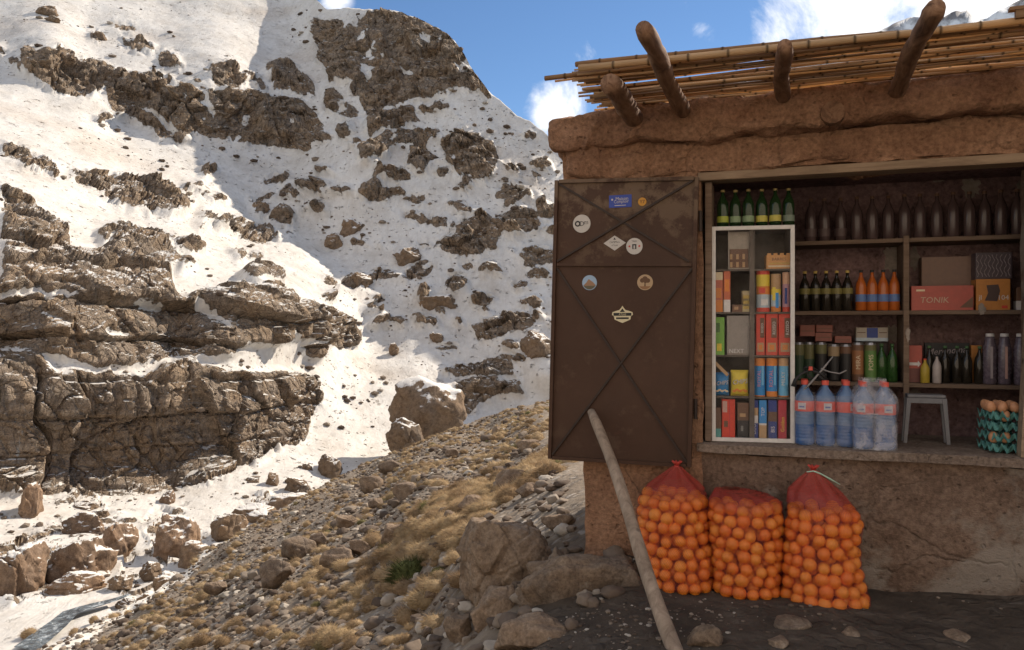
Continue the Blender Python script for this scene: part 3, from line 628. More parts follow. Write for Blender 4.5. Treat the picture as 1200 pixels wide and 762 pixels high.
FAR = [
 (499,474,96,78,'huge snow capped boulder at the top of the grassy slope',41,dict(snow=1,sub=5,cuts=16,tilt=.15,Y=60,rough=.10,blocky=.25)),
 (472,507,46,40,'wedge boulder leaning against the huge snow capped boulder',42,dict(tilt=.45,Y=57)),
 (29,586,30,46,'standing reddish block below the big cliff at the left edge',43,dict(mat=R_,blocky=.95)),
 (193,584,19,19,'lone square rock on the snow below the cliff',44,dict(mat=R_)),
 (95,614,54,30,'pale topped rock on the snow right of the standing block',45,dict(mat=R_)),
 (199,630,48,56,'tall reddish block in the stream gully',46,dict(mat=R_,blocky=.95,cuts=8)),
 (228,652,44,36,'rounded brown boulder touching the tall reddish block',47,dict(snow=.3)),
 (80,655,86,58,'broad craggy outcrop in the snow at lower left',48,dict(sub=5,mat=R_,cuts=24,rough=.17,sink=.4,snow=.7)),
 (12,668,52,70,'craggy outcrop cut off by the left edge of the picture',49,dict(sub=5,mat=R_,cuts=24,rough=.17,sink=.4,snow=.6)),
 (131,634,44,48,'rubble covered rock between the craggy outcrop and the tall block',50,dict(mat=R_,rough=.12)),
 (82,684,66,26,'low ledge of rock in front of the broad craggy outcrop',51,dict(mat=R_,rough=.12)),
 (197,687,40,34,'square tan boulder beside the meltwater',52,dict(blocky=.9)),
 (173,668,26,20,'small dark rock above the square tan boulder',53,{}),
 (170,703,24,19,'dark rounded rock below the square tan boulder',54,{}),
 (263,618,44,34,'dark rock at the lower end of the long slab',55,{}),
 (292,603,58,24,'flat ledge rock in the snow above the slope crest',56,dict(snow=.7)),
 (337,592,64,26,'long pale slab lying along the snow edge',57,dict(tilt=-.15)),
 (347,569,30,22,'round boulder in the snow above the long pale slab',58,dict(snow=.5)),
 (318,562,16,21,'small spiky rock on the snow right of the cliff foot',59,{}),
 (384,546,30,30,'dark boulder in the snow gully below the cliff corner',60,{}),
 (359,549,14,12,'small dark rock left of the gully boulder',61,{}),
 (294,564,18,10,'low dark rock at the foot of the cliff corner',62,{}),
 (137,684,30,20,'dark jagged rock left of the square tan boulder',63,{}),
 (146,707,30,12,'flat rock at the upper end of the meltwater',64,{}),
 (98,593,26,12,'dark rubble at the cliff foot',65,dict(rough=.12)),
 (112,604,24,13,'dark broken rock above the rubble covered rock',66,dict(rough=.12)),
 (216,690,20,18,'small tan rock right of the square tan boulder',67,{}),
 (462,269,44,44,'big round boulder in the shaded snow of the gully',70,dict(sub=5,tilt=.5,Y=103)),
 (389,280,24,22,'round boulder at the edge of the sunlit snow',71,{}),
 (413,264,32,24,'dark jagged boulder left of the big round boulder',72,{}),
 (476,298,36,24,'boulder just below the big round boulder',73,dict(tilt=-.3)),
 (514,353,50,22,'low wide boulder in the middle of the shaded snow',74,{}),
 (511,394,17,12,'small lone rock below the low wide boulder',75,{}),
 (629,403,40,36,'large boulder beside the left edge of the metal shutter',76,{}),
 (461,407,12,13,'tiny upright rock in the centre of the shaded gully',77,{}),
 (365,411,20,21,'cube shaped rock below the cliff terrace',78,{}),
 (52,9,24,16,'dark rock high on the sunlit snow at upper left',79,{}),
 (60,21,18,8,'low flat rock just below the highest dark rock',80,{}),
 (303,242,24,16,'angular slab at the lower edge of the sunlit snowfield',81,{}),
 (420,326,30,18,'pair of joined dark rocks in the upper gully',82,{}),
 (115,40,16,12,'small brown rock on the upper snow above the cliff band',83,{}),
]
for cx, cy, w, h, lab, sd_, kw in FAR: boulder('boulder', cx, cy, w, h, lab, 'bg', sd_, **{**dict(sub=5, rough=.12, cuts=20, sink=.28, snow=.55), **kw})

# ------------------------------------------------------------------ ground cover: cushion grass, loose stones (uncountable)
def sample_sheet(n, wfun, seed):
    r = np.random.default_rng(seed); a, b, c, d = GQ[:-1, :-1], GQ[:-1, 1:], GQ[1:, 1:], GQ[1:, :-1]
    area = np.linalg.norm(np.cross(c - a, d - b), axis=-1) / 2
    mid = (a + c) / 2; px = (GPX[:-1, :-1] + GPX[1:, 1:]) / 2; py = (GPY[:-1, :-1] + GPY[1:, 1:]) / 2
    w = (area * wfun(mid, px, py)).ravel(); w /= w.sum(); k = r.choice(len(w), n, p=w)
    s, t = r.random((2, n)); A, B, C_, D_ = [x.reshape(-1, 3)[k] for x in (a, b, c, d)]
    return (A * (1 - s)[:, None] + B * s[:, None]) * (1 - t)[:, None] + (D_ * (1 - s)[:, None] + C_ * s[:, None]) * t[:, None]
def scatter(name, protos, pts, sizes, squash, mats, seed, tintname='tint', smooth=True, yaw=True):
    r = np.random.default_rng(seed); V = []; Fc = []; T = []; k = 0
    for p, s in zip(pts, sizes):
        v, f = protos[r.integers(len(protos))]; a = r.uniform(0, 6.283); c, q = math.cos(a), math.sin(a)
        sc = s * np.array([r.uniform(.8, 1.25), r.uniform(.8, 1.25), squash * r.uniform(.75, 1.25)])
        w = v * sc; w = np.c_[w[:, 0] * c - w[:, 1] * q, w[:, 0] * q + w[:, 1] * c, w[:, 2]] + p
        V.append(w); Fc.append(f + k); k += len(v); T.append(np.full(len(v), r.random()))
    o = mesh_obj(name, np.concatenate(V), np.concatenate(Fc), mats, smooth=smooth); set_attr(o, tintname, np.concatenate(T)); return o
def tuft_proto(seed, blades, sub):
    r = np.random.default_rng(seed); bm = bmesh.new(); bmesh.ops.create_icosphere(bm, subdivisions=sub, radius=1)
    v = np.array([q.co[:] for q in bm.verts]); f = [[q.index for q in p.verts] for p in bm.faces]; bm.free()
    off = r.uniform(0, 99, 3); v = v * (1 + .28 * fbm(v * 1.6 + off, 3, seed) + .10 * fbm(v * 6 + off, 2, seed + 1))[:, None]; v[:, 2] = np.where(v[:, 2] < 0, v[:, 2] * .25, v[:, 2])
    v *= .80; V = [v]; Fc = [np.array(f)]; k = len(v)
    for _ in range(blades):
        d = r.normal(size=3); d[2] = abs(d[2]) * .9 + .05; d /= np.linalg.norm(d); s = np.cross(d, r.normal(size=3)); s /= np.linalg.norm(s)
        rad = 1 + .28 * float(fbm(d[None] * 1.6 + off, 3, seed)[0]); b = d * .66 * rad; tip = d * rad * r.uniform(.92, 1.22) + np.array([*(r.normal(size=2) * .12), -.05]); w = r.uniform(.010, .026)
        V.append(np.array([b - s * w, b + s * w, tip])); Fc.append(np.array([[k, k + 1, k + 2]])); k += 3
    return np.concatenate(V), np.concatenate(Fc)
def grass_material():
    t = NT('dry_cushion_grass'); tint = t.attr('tint'); n = t.noise(9, 5, .7); f = t.noise(60, 4, .7)
    c = t.ramp(tint, [(0, (.25, .17, .10)), (.35, (.40, .285, .17)), (.7, (.57, .43, .265)), (.95, (.38, .28, .165)), (1, (.18, .17, .07))])
    c = t.mix(.55, c, t.ramp(f, [(.3, (.55, .5, .45)), (.7, (1.25, 1.22, 1.2))]), 'MULTIPLY'); c = t.mix(.4, c, t.ramp(n, [(.3, (.6, .58, .5)), (.7, (1.2, 1.2, 1.2))]), 'MULTIPLY')
    t.set(c, .95, 0, .1)
    tl = t.n('ShaderNodeBsdfTranslucent'); t.l(c, tl.inputs[0]); mx = t.n('ShaderNodeMixShader'); mx.inputs[0].default_value = .45; t.l(t.b.outputs[0], mx.inputs[1]); t.l(tl.outputs[0], mx.inputs[2]); t.l(mx.outputs[0], t.out.inputs[0]); return t.m
M_GRASS = grass_material()
def tuft_w(mid, px, py):
    y = mid[..., 1]; n = fbm(mid.reshape(-1, 3) / 1.7, 3, 33).reshape(y.shape)
    keep = (px < 690) & (px > -60) & (y > 4.3) & (y < 47)
    near_bare = sstep(.35, 1.0, -mid[..., 0] + (y - 4) * .3)
    return keep * (.15 + sstep(-.1, .35, n)) * near_bare * (1 + 2.0 * (y < 9.5)) / (1 + (y / 14) ** 1.4) * (1 - .75 * sstep(30, 6, py - np.interp(px, FGX, FGY)) * sstep(350, 150, px))
tp = sample_sheet(4000, tuft_w, 5); near = tp[:, 1] < 11
rr = np.random.default_rng(9)
ts = (.05 + .10 * rr.random(len(tp)) ** 2) * (1 + .25 * np.clip((tp[:, 1] - 8) / 20, 0, 1))
hi = [tuft_proto(k, 620, 2) for k in range(4)]; lo = [tuft_proto(10 + k, 150, 1) for k in range(4)]
tag(scatter('cushion_grass', hi, tp[near], ts[near], .8, M_GRASS, 1), 'dry tan cushion grass covering the near stony slope', 'grass', kind='stuff')
tag(scatter('cushion_grass', lo, tp[~near], ts[~near], .8, M_GRASS, 2), 'dry tan cushion grass dotting the far part of the stony slope', 'grass', kind='stuff')

def stone_proto(seed):
    v, f = rock_shape(seed, 1, 6, .12, .6); v[:, 2] += .28; return v * 2 * .6, np.array(f)
def stone_material():
    t = NT('loose_stone'); tint = t.attr('tint'); n = t.noise(12, 5, .7)
    c = t.ramp(tint, [(0, (.075, .053, .039)), (.45, (.14, .102, .075)), (.8, (.24, .19, .145)), (1, (.42, .37, .31))])
    c = t.mix(.6, c, t.ramp(n, [(.3, (.6, .6, .6)), (.7, (1.2, 1.2, 1.2))]), 'MULTIPLY'); t.bump(n, .6, .01); return t.set(c, .9, 0, .2)
M_STONE = stone_material(); sp_ = [stone_proto(k + 60) for k in range(8)]
def stone_w(mid, px, py):
    y = mid[..., 1]; return ((px < 720) & (px > -60) & (y < 45) & (y > 2.4) & ~((mid[..., 0] > .37) & (y > 4.1))) / (1 + (y / 9) ** 1.5)
s1 = sample_sheet(11000, stone_w, 6); z = .016 + .085 * rr.random(len(s1)) ** 3.6 + .0012 * s1[:, 1]
z = np.where(rr.random(len(s1)) < .05, z * 2.2, z); z = np.minimum(z, .05 + .011 * s1[:, 1]); bigz = z > .034
def cobble_proto(seed):
    v, f = rock_shape(seed, 3, 12, .14, .6); v[:, 2] += .22; return v * 1.2, np.array(f)
cob_ = [cobble_proto(k + 90) for k in range(8)]
tag(scatter('loose_stones', sp_, s1[~bigz], z[~bigz], .6, M_STONE, 3, smooth=False), 'loose small grey and brown stones scattered over the slope', 'stones', kind='stuff')
print('cobbles', bigz.sum())
tag(scatter('loose_stones', cob_, s1[bigz], z[bigz], .6, M_STONE, 13, smooth=True), 'loose fist to head sized stones scattered over the slope', 'stones', kind='stuff')
def chip_w(mid, px, py):
    y = mid[..., 1]; return ((px > 560) & (px < 1250) & (y < 4.3) & (y > 2.3)) * (.15 + sstep(1000, 700, px)) * sstep(-.2, .4, fbm(mid.reshape(-1, 3) * 3, 3, 3).reshape(y.shape))
s2 = sample_sheet(900, chip_w, 8); z2 = .005 + .016 * rr.random(len(s2)) ** 3
tag(scatter('gravel', sp_, s2, z2, .45, M_STONE, 4, smooth=False), 'small gravel and chips on the dark ground before the kiosk', 'gravel', kind='stuff')
# stones lying on the far snow
def snow_stones(n, seed):
    r = np.random.default_rng(seed); R, C = MQ.shape[0] - 8, MQ.shape[1]; out = []
    i = r.integers(20, R - 4, n * 6); j = r.integers(50, C - 60, n * 6); q = MQ[i, j]
    k = fbm(q / 7, 3, 12) + .35 * r.random(len(q)) > .22; return q[k][:n]
s3 = snow_stones(2600, 3); z3_ = (.09 + .5 * rr.random(len(s3)) ** 5) * np.clip(s3[:, 1] / 70, .5, 1.6)
M_STONE_FAR = M_STONE
tag(scatter('snowfield_stones', sp_, s3, z3_, .6, M_STONE_FAR, 5, smooth=False), 'small dark stones scattered over the far snow', 'stones', kind='stuff')

def moss_cushion(cx, cy, w, h, label, mat, seed=1):
    v, f = tuft_proto(seed, 900, 3); Y = float(FG([cx], [cy + h * .4])[0]); k = Y / F
    v = v * np.array([w * k / 2, w * k / 2.4, h * k / 1.1]); x, y, z = P(cx, cy + h / 2, Y)
    o = mesh_obj('moss_cushion', v, f, mat, loc=(x, y, z)); set_attr(o, 'tint', np.full(len(v), .5)); tag(o, label, 'plant')
tm = NT('dark_green_moss'); nn_ = tm.noise(30, 5, .7); tm.set(tm.ramp(nn_, [(.3, (.025, .03, .01)), (.6, (.07, .075, .025)), (.8, (.15, .13, .05))]), .95, 0, .1); tm.bump(nn_, .8, .02)
moss_cushion(482, 664, 58, 36, 'dark green mossy cushion on the slope left of the big boulder', tm.m, 21)
tg = NT('yellow_green_tuft'); nn_ = tg.noise(30, 5, .7); tg.set(tg.ramp(nn_, [(.3, (.07, .07, .02)), (.6, (.16, .15, .05)), (.8, (.28, .23, .1))]), .95, 0, .1)
moss_cushion(557, 614, 26, 15, 'greenish yellow cushion above the big rounded boulder', tg.m, 22)
moss_cushion(516, 668, 26, 13, 'slim olive cushion right of the dark mossy cushion', tg.m, 23)
moss_cushion(572, 708, 34, 20, 'tan grass cushion growing on the split rock', M_GRASS, 24)
def snow_tuft(cx, cy, w, h, label, seed):
    v, f = tuft_proto(seed, 400, 2); Y = float(BG([cx], [cy + h * .4])[0]); k = Y / F
    v = v * np.array([w * k / 2, w * k / 2, h * k / 1.0]); x, y, z = P(cx, cy + h / 2, Y * .98)
    o = mesh_obj('grass_tuft', v, f, M_GRASS, loc=(x, y, z)); set_attr(o, 'tint', np.full(len(v), .45)); tag(o, label, 'grass tuft')
snow_tuft(34, 739, 20, 11, 'yellow grass tuft on the snow left of the meltwater', 31)
snow_tuft(88, 739, 16, 8, 'yellow grass tuft on the snow just right of the meltwater', 32)
snow_tuft(110, 725, 14, 8, 'ochre grass tuft on the snow near the upper meltwater', 33)
# ------------------------------------------------------------------ the mud kiosk
KO, KA = (0.372, 4.142), math.radians(19)
class Frame:
    def __init__(s, O, ang): s.O = O; s.a = ang; s.s = math.sin(ang); s.c = math.cos(ang)
    def px(s, px, py, d):                     # pixel -> (u, z) on the plane at depth d
        a = (px - 600) / F; t = (d + s.O[0] * s.s + s.O[1] * s.c) / (a * s.s + s.c)
        return ((t * a - s.O[0]) * s.c - (t - s.O[1]) * s.s, CZ + (381 - py) / F * t)
    def u(s, px, d): return s.px(px, 381, d)[0]
    def z(s, px, py, d): return s.px(px, py, d)[1]
    def pz(s, px, py, z):                     # pixel at a known height -> (u, d)
        t = (z - CZ) * F / (381 - py); x = (px - 600) / F * t
        return ((x - s.O[0]) * s.c - (t - s.O[1]) * s.s, (x - s.O[0]) * s.s + (t - s.O[1]) * s.c)
    def w(s, u, d, z=0): return (s.O[0] + u * s.c + d * s.s, s.O[1] - u * s.s + d * s.c, z)
K = Frame(KO, KA)
def mud_material(name, cols, straw=.5, sc=1.0, patch=None):
    t = NT(name); n = t.noise(2.2 * sc, 8, .68); f = t.noise(38 * sc, 6, .7); s2 = t.noise(1, 3, .6, .8, t.scale((60, 60, 190)))
    c = t.ramp(n, [(.3, cols[0]), (.5, cols[1]), (.7, cols[2])])
    c = t.mix(.8, c, t.ramp(f, [(.3, (.42, .39, .37)), (.68, (1.35, 1.33, 1.3))]), 'MULTIPLY'); wv = t.n('ShaderNodeMixRGB'); wv.blend_type = 'ADD'; wv.inputs[0].default_value = .25; t.l(t.co, wv.inputs[1]); wn = t.n('ShaderNodeTexNoise'); wn.inputs['Scale'].default_value = 4; wn.inputs['Detail'].default_value = 5; t.l(t.co, wn.inputs['Vector']); t.l(wn.outputs['Color'], wv.inputs[2])
    ck = t.math('MULTIPLY', t.map(t.voro(1.9 * sc, 'DISTANCE_TO_EDGE', wv.outputs[0]), 0, .022, 1, 0), t.map(t.noise(1.3, 4), .42, .58)); pit = t.map(t.voro(17 * sc, 'F1', wv.outputs[0]), .08, .2, 1, 0)
    c = t.mix(t.math('MULTIPLY', ck, .3), c, (.03, .02, .014)); c = t.mix(t.math('MULTIPLY', pit, .45), c, tuple(x * .4 for x in cols[0]))  # crack and pit shade put into the colour, soft light shows little relief
    c = t.mix(t.math('MULTIPLY', t.map(s2, .64, .7), straw), c, (.36, .26, .15))
    if patch: c = t.mix(t.map(t.noise(1.7, 6, .62, .4), .53, .6, 0, .75), c, patch)
    h = t.math('ADD', t.math('SUBTRACT', t.math('MULTIPLY', n, 1.2), t.math('ADD', t.math('MULTIPLY', ck, .25), t.math('MULTIPLY', pit, .3))), t.math('ADD', t.math('MULTIPLY', f, .45), t.math('MULTIPLY', s2, .2))); t.bump(h, .85, .03)
    return t.set(c, .95, 0, .15)
M_MUD = mud_material('red_mud', [(.19, .10, .062), (.30, .17, .105), (.40, .24, .155)], .5, 1.3)
M_PLASTER = mud_material('grey_brown_plaster', [(.105, .066, .047), (.18, .12, .087), (.255, .18, .135)], .2, 1.2, (.29, .245, .2))
M_COUNTER = mud_material('worn_counter', [(.15, .11, .085), (.22, .165, .13), (.3, .235, .185)], .1, 1.5)
M_INSIDE = mud_material('hazed_inner_wall', [(.17, .108, .105), (.24, .155, .15), (.31, .205, .195)], .05, 1.0)  # purple brown, lightened in colour to stand in for haze and light inside
def wood_material(name, cols, ax=(3, 3, 30)):
    t = NT(name); g = t.noise(1, 6, .65, 1.2, t.scale(ax)); n = t.noise(5, 5, .6)
    c = t.ramp(g, [(.3, cols[0]), (.5, cols[1]), (.72, cols[2])]); c = t.mix(.5, c, t.ramp(n, [(.3, (.6, .58, .55)), (.7, (1.15, 1.15, 1.15))]), 'MULTIPLY')
    kn = t.map(t.voro(5.5), .04, .1); c = t.mix(t.math('SUBTRACT', 1, kn), c, tuple(x * .35 for x in cols[0])); t.bump(g, .5, .006); return t.set(c, .8, 0, .25)
M_LOG = wood_material('brown_log', [(.07, .036, .021), (.2, .108, .062), (.31, .185, .112)], (26, 5, 26))
M_SHELFW = wood_material('old_shelf_wood', [(.10, .066, .045), (.17, .115, .08), (.22, .155, .11)], (2, 30, 30))
M_LINTEL = wood_material('lintel_wood', [(.17, .115, .075), (.27, .19, .125), (.34, .25, .17)], (2, 30, 30))
M_POLE = wood_material('peeled_pole', [(.17, .12, .085), (.27, .20, .145), (.36, .275, .205)], (22, 22, 2.2))

def rough_box(mb, x0, x1, y0, y1, z0, z1, seg=.06, amp=.012, seed=1, round_=0.0, mi=0, skip=()):
    nx, ny, nz = [max(1, int(round((b - a) / seg))) for a, b in ((x0, x1), (y0, y1), (z0, z1))]
    c = np.array([(x0 + x1) / 2, (y0 + y1) / 2, (z0 + z1) / 2]); h = np.array([(x1 - x0) / 2, (y1 - y0) / 2, (z1 - z0) / 2])
    for ax, side in ((0, -1), (0, 1), (1, -1), (1, 1), (2, -1), (2, 1)):
        if (ax, side) in skip: continue
        o = [k for k in range(3) if k != ax]; n = [(nx, ny, nz)[k] for k in o]
        A, B = np.meshgrid(np.linspace(-1, 1, n[0] + 1), np.linspace(-1, 1, n[1] + 1), indexing='ij'); p = np.zeros(A.shape + (3,)); p[..., o[0]] = A; p[..., o[1]] = B; p[..., ax] = side
        q = p.reshape(-1, 3)
        if round_:
            w = q * h; rr_ = round_; inner = np.clip(w, -(h - rr_), h - rr_); dv = w - inner; L = np.linalg.norm(dv, axis=1, keepdims=True); w = np.where(L > rr_, inner + dv / np.maximum(L, 1e-9) * rr_, w); q = w + c
        else: q = q * h + c
        d = np.stack([fbm(q / .35 + 5.1 * k, 3, seed + k) + .55 * fbm(q / .09 + 3 * k, 3, seed + 9 + k) for k in range(3)], -1) * amp; q = q + d
        m = n[1] + 1; f = [[i * m + j, (i + 1) * m + j, (i + 1) * m + j + 1, i * m + j + 1] for i in range(n[0]) for j in range(n[1])]
        flip = (side > 0) == (ax == 1)
        mb.add(q.tolist(), [g[::-1] for g in f] if flip else f, mi)
    return mb

U1 = 3.3; ZC = .815                                   # right end, counter height
U_OP = K.u(823, 0); Z_LI = K.z(1010, 202, 0); U_RJ = K.u(1212, 0)
kiosk = empty('mud_kiosk', (KO[0], KO[1], 0), -KA)
tag(kiosk, 'small reddish mud walled kiosk with reed roof and an open serving hatch full of goods', 'kiosk')
m = MB(); rough_box(m, 0, U_OP, 0, .22, -.35, 2.3, .045, .018, 3); m.build('wall', M_PLASTER if False else M_MUD, kiosk, smooth=True)
m = MB(); rough_box(m, U_OP, U1, .004, .22, -.35, ZC - .05, .03, .022, 7); m.build('wall', M_PLASTER, kiosk, smooth=True)
m = MB(); rough_box(m, -.10, U1, -.015, .22, Z_LI + .045, 2.32, .045, .02, 13); m.build('wall', M_MUD, kiosk, smooth=True)
m = MB(); rough_box(m, 0, .2, .22, .79, -.35, 2.3, .1, .02, 17); rough_box(m, 0, U1, .79, .95, -.35, 2.3, .15, .02, 18); rough_box(m, U1, U1 + .2, 0, .95, -.35, 2.3, .15, .02, 19); m.build('wall', M_MUD, kiosk, smooth=True)
m = MB(); rough_box(m, U_RJ, U1, .006, .2, ZC + .02, Z_LI, .06, .01, 23); m.build('wall', M_PLASTER, kiosk, smooth=True)
m = MB(); rough_box(m, U_OP - .03, U1, -.035, .70, ZC - .05, ZC, .04, .007, 29, .018); m.build('counter', M_COUNTER, kiosk, smooth=True)
# inner walls, ceiling
D_BK = .72
m = MB(); m.box(.2, U1, D_BK, D_BK + .05, ZC - .3, 2.3); m.box(U_OP - .34, U_OP - .30, .22, D_BK, ZC - .3, 2.3); m.box(.2, U1, .22, D_BK + .05, Z_LI + .06, Z_LI + .1); m.build('inner_wall', M_INSIDE, kiosk)
m = MB(); m.box(U_OP - .02, U1, -.022, .10, Z_LI, Z_LI + .042, 0, .006); m.build('lintel', M_LINTEL, kiosk)
m = MB(); m.box(U_OP + .012, U_OP + .045, .01, .16, ZC + .003, Z_LI - .003, 0, .004); m.build('door_jamb', M_SHELFW, kiosk)
m = MB(); a = K.u(1194, .02); m.add([(a, -.01, ZC), (a + .07, -.01, ZC), (a + .07, .06, ZC), (a, .06, ZC), (a + .06, -.01, Z_LI), (a + .13, -.01, Z_LI), (a + .13, .06, Z_LI), (a + .06, .06, Z_LI)], [[0, 1, 5, 4], [1, 2, 6, 5], [2, 3, 7, 6], [3, 0, 4, 7], [4, 5, 6, 7], [3, 2, 1, 0]]); m.build('post', M_LINTEL, kiosk)
# cornice: a swollen roll of mud that overhangs on the front and the left
m = MB(); ul = K.u(641, -.10); zb, zt = K.z(900, 155, -.12), K.z(900, 110, -.08)
rough_box(m, ul, U1, -.12, .3, zb, zt, .018, .06, 37, .035); m.build('cornice', M_MUD, kiosk, smooth=True)
m = MB(); rough_box(m, ul + .10, U1, -.035, .25, K.z(700, 209, -.05), zb + .03, .02, .055, 39, .03); m.build('corbel', M_MUD, kiosk, smooth=True)
m = MB(); rough_box(m, -.1, U1, .25, 1.0, zb + .02, zt - .01, .12, .02, 41, .05); m.build('roof', M_MUD, kiosk, smooth=True)
# roof poles: level logs at right angles to the wall
ZP = zt - .045
for (tx, ty), z, r0, r1, curve in (((753, 34), ZP, .040, .035, .004), ((714, 98), ZP - .02, .05, .046, 0), ((918, 54), ZP + .01, .036, .032, -.003), ((1094, 10), ZP - .005, .038, .034, .005)):
    u, d = K.pz(tx, ty, z); m = MB(); pts = []; rad = []
    for k in range(26):
        s = k / 25; pts.append((u + curve * math.sin(3 * s) + .006 * math.sin(9 * s + u), d + (.25 - d) * s, z + .008 * math.sin(5 * s))); rad.append((r1 + (r0 - r1) * s) * (1 + .05 * math.sin(17 * s + u * 5) + .05 * math.sin(41 * s + u * 9) + .03 * math.sin(73 * s)) * (.86 if k == 0 else 1))
    m.tube(pts, rad, 14); m.build('roof_pole', M_LOG, kiosk, smooth=True)
u, z = K.px(976, 131, -.17); m = MB(); m.tube([(u, -.165, z), (u, -.1, z), (u, .1, z)], [.052, .058, .058], 14); m.build('beam_end', M_LOG, kiosk)
# reed mat
def reeds():
    r = np.random.default_rng(3); mb = MB(); zr = ZP + .045; tints = []; nodal = []
    u0, d0 = K.pz(668, 82, zr + .03); dfront = K.pz(1000, 42, zr + .03)[1]
    n = 82
    def one(d, z, ul_, rad, wob=.012, mi=0):
        L = U1 + .2; ph = r.uniform(0, 6, 4); pts = []; rads = []; nodes = []; sl = r.normal() * .014; sp = r.uniform(.16, .3)
        xs = [(ul_, 0)]; x = ul_ + r.uniform(.05, sp)
        while x < L: xs += [(x - .009, 0), (x, 1), (x + .009, 0)]; x += sp * r.uniform(.8, 1.2)
        xs.append((L, 0))
        for x, nd in xs:
            s = (x - ul_) / (L - ul_); pts.append((x, d + .8 * wob * math.sin(5 * s + ph[0]) + .4 * wob * math.sin(13 * s + ph[1]) + sl * (s - .3), z + .8 * wob * math.sin(6 * s + ph[2]) + .3 * wob * math.sin(17 * s + ph[3]))); rads.append(rad * (1.22 if nd else 1) * (1 - .2 * s)); nodes.append(nd)
        n0 = len(mb.v); mb.tube(pts, rads, 6, mi); tints.extend([r.random()] * (len(mb.v) - n0)); nodal.extend([q for q in nodes for _ in range(6)])
    for i in range(n):
        s = i / (n - 1); d = dfront + .02 + (.06 - dfront) * s; rad = r.uniform(.0036, .0068)
        if r.random() < .14: continue
        one(d + r.normal() * .004, zr + r.uniform(-.008, .010) + .012 * (1 - s), u0 + abs(r.normal()) * .05 - (.0 if r.random() < .75 else r.uniform(.02, .09)), rad, .012, int(r.integers(3)))
    for i in range(7):
        d = dfront + .03 + (.05 - dfront) * r.random(); one(d, zr + .024 + r.uniform(0, .008), u0 + abs(r.normal()) * .12, r.uniform(.007, .012), .02, int(r.integers(3)))
    one(dfront, zr + .02, u0 + .05, .015, .006, 0); one(dfront + .05, zr + .012, u0 - .12, .011, .006, 1)
    mats = []
    for k, cs in enumerate(([(.52, .34, .18), (.70, .50, .29), (.78, .60, .38)], [(.42, .26, .135), (.60, .40, .22), (.72, .52, .31)], [(.28, .17, .09), (.43, .28, .155), (.58, .41, .235)])):
        t = NT('reed_cane'); g = t.noise(1, 5, .65, .5, t.scale((1.5, 40, 40))); nd = t.voro(1, 'F1', t.scale((5, 55, 55)))
        c = t.ramp(g, [(.3, cs[0]), (.5, cs[1]), (.7, cs[2])]); c = t.mix(.85, c, t.ramp(t.attr('tint'), [(0, (.42, .36, .32)), (.5, (.9, .87, .85)), (1, (1.3, 1.28, 1.25))]), 'MULTIPLY'); c = t.mix(t.math('MULTIPLY', t.attr('node'), .9), c, (.04, .024, .014)); t.set(c, .55, 0, .35)
        tl = t.n('ShaderNodeBsdfTranslucent'); t.l(c, tl.inputs[0]); mx = t.n('ShaderNodeMixShader'); mx.inputs[0].default_value = .5; t.l(t.b.outputs[0], mx.inputs[1]); t.l(tl.outputs[0], mx.inputs[2]); t.l(mx.outputs[0], t.out.inputs[0]); mats.append(t.m)
    o = mb.build('reed_mat', mats, kiosk, smooth=True); set_attr(o, 'tint', tints); set_attr(o, 'node', nodal)
    m2 = MB(); u, d = K.pz(1191, 11, zr + .05); m2.box(u - .02, u + .25, d, d + .03, zr + .05, zr + .062); m2.box(u + .0, u + .03, d + .004, d + .026, zr + .02, zr + .05); m2.build('cane_stub', mats[1], kiosk)
reeds()
# shelves
ZS = [K.z(1060, 279, .46), K.z(1060, 364, .46), K.z(1060, 449, .46)]
D_SH = .46
for z in ZS:
    m = MB(); m.box(U_OP - .25, U1 - .01, D_SH, D_BK - .002, z - .022, z, 0, .003); m.build('shelf', M_SHELFW, kiosk)
u = K.u(1062, D_SH - .01); m = MB(); m.box(u - .013, u + .014, D_SH - .012, D_SH - .002, ZS[2] - .10, ZS[0] + .01, 0, .002); m.box(u - .011, u + .012, D_SH, D_BK - .003, ZS[2] + .001, ZS[1] - .024); m.box(u - .011, u + .012, D_SH, D_BK - .003, ZS[1] + .001, ZS[0] - .024); m.build('shelf_divider', M_SHELFW, kiosk)
M_PAPER = paint('torn_grey_paper', (.30, .25, .21), .9, 0, .2, .35, 30)
def paper(px0, py0, px1, py1, seed, d):
    r = np.random.default_rng(seed); n = 26; cx, cy = (px0 + px1) / 2, (py0 + py1) / 2; pts = []
    for k in range(n):
        a = 2 * math.pi * k / n; q = r.uniform(.62, 1.12); pts.append(K.px(cx + (px1 - px0) / 2 * q * math.cos(a), cy + (py1 - py0) / 2 * q * math.sin(a), d))
    m = MB(); m.add([(p[0], d, p[1]) for p in pts] + [(p[0], d + .002, p[1]) for p in pts], [list(range(n))[::-1], [n + k for k in range(n)]] + [[k, (k + 1) % n, n + (k + 1) % n, n + k] for k in range(n)]); m.build('torn_paper', M_PAPER, kiosk)
for k, b in enumerate([(1034, 285, 1058, 322), (1066, 285, 1078, 318), (1034, 380, 1056, 402), (1126, 206, 1150, 232), (1090, 206, 1110, 214), (1190, 212, 1204, 228), (1062, 455, 1080, 470)]): paper(*b, 50 + k, D_BK - .004)
paper(1061, 382, 1067, 400, 60, D_SH - .016); paper(1145, 355, 1156, 369, 62, D_SH - .004)

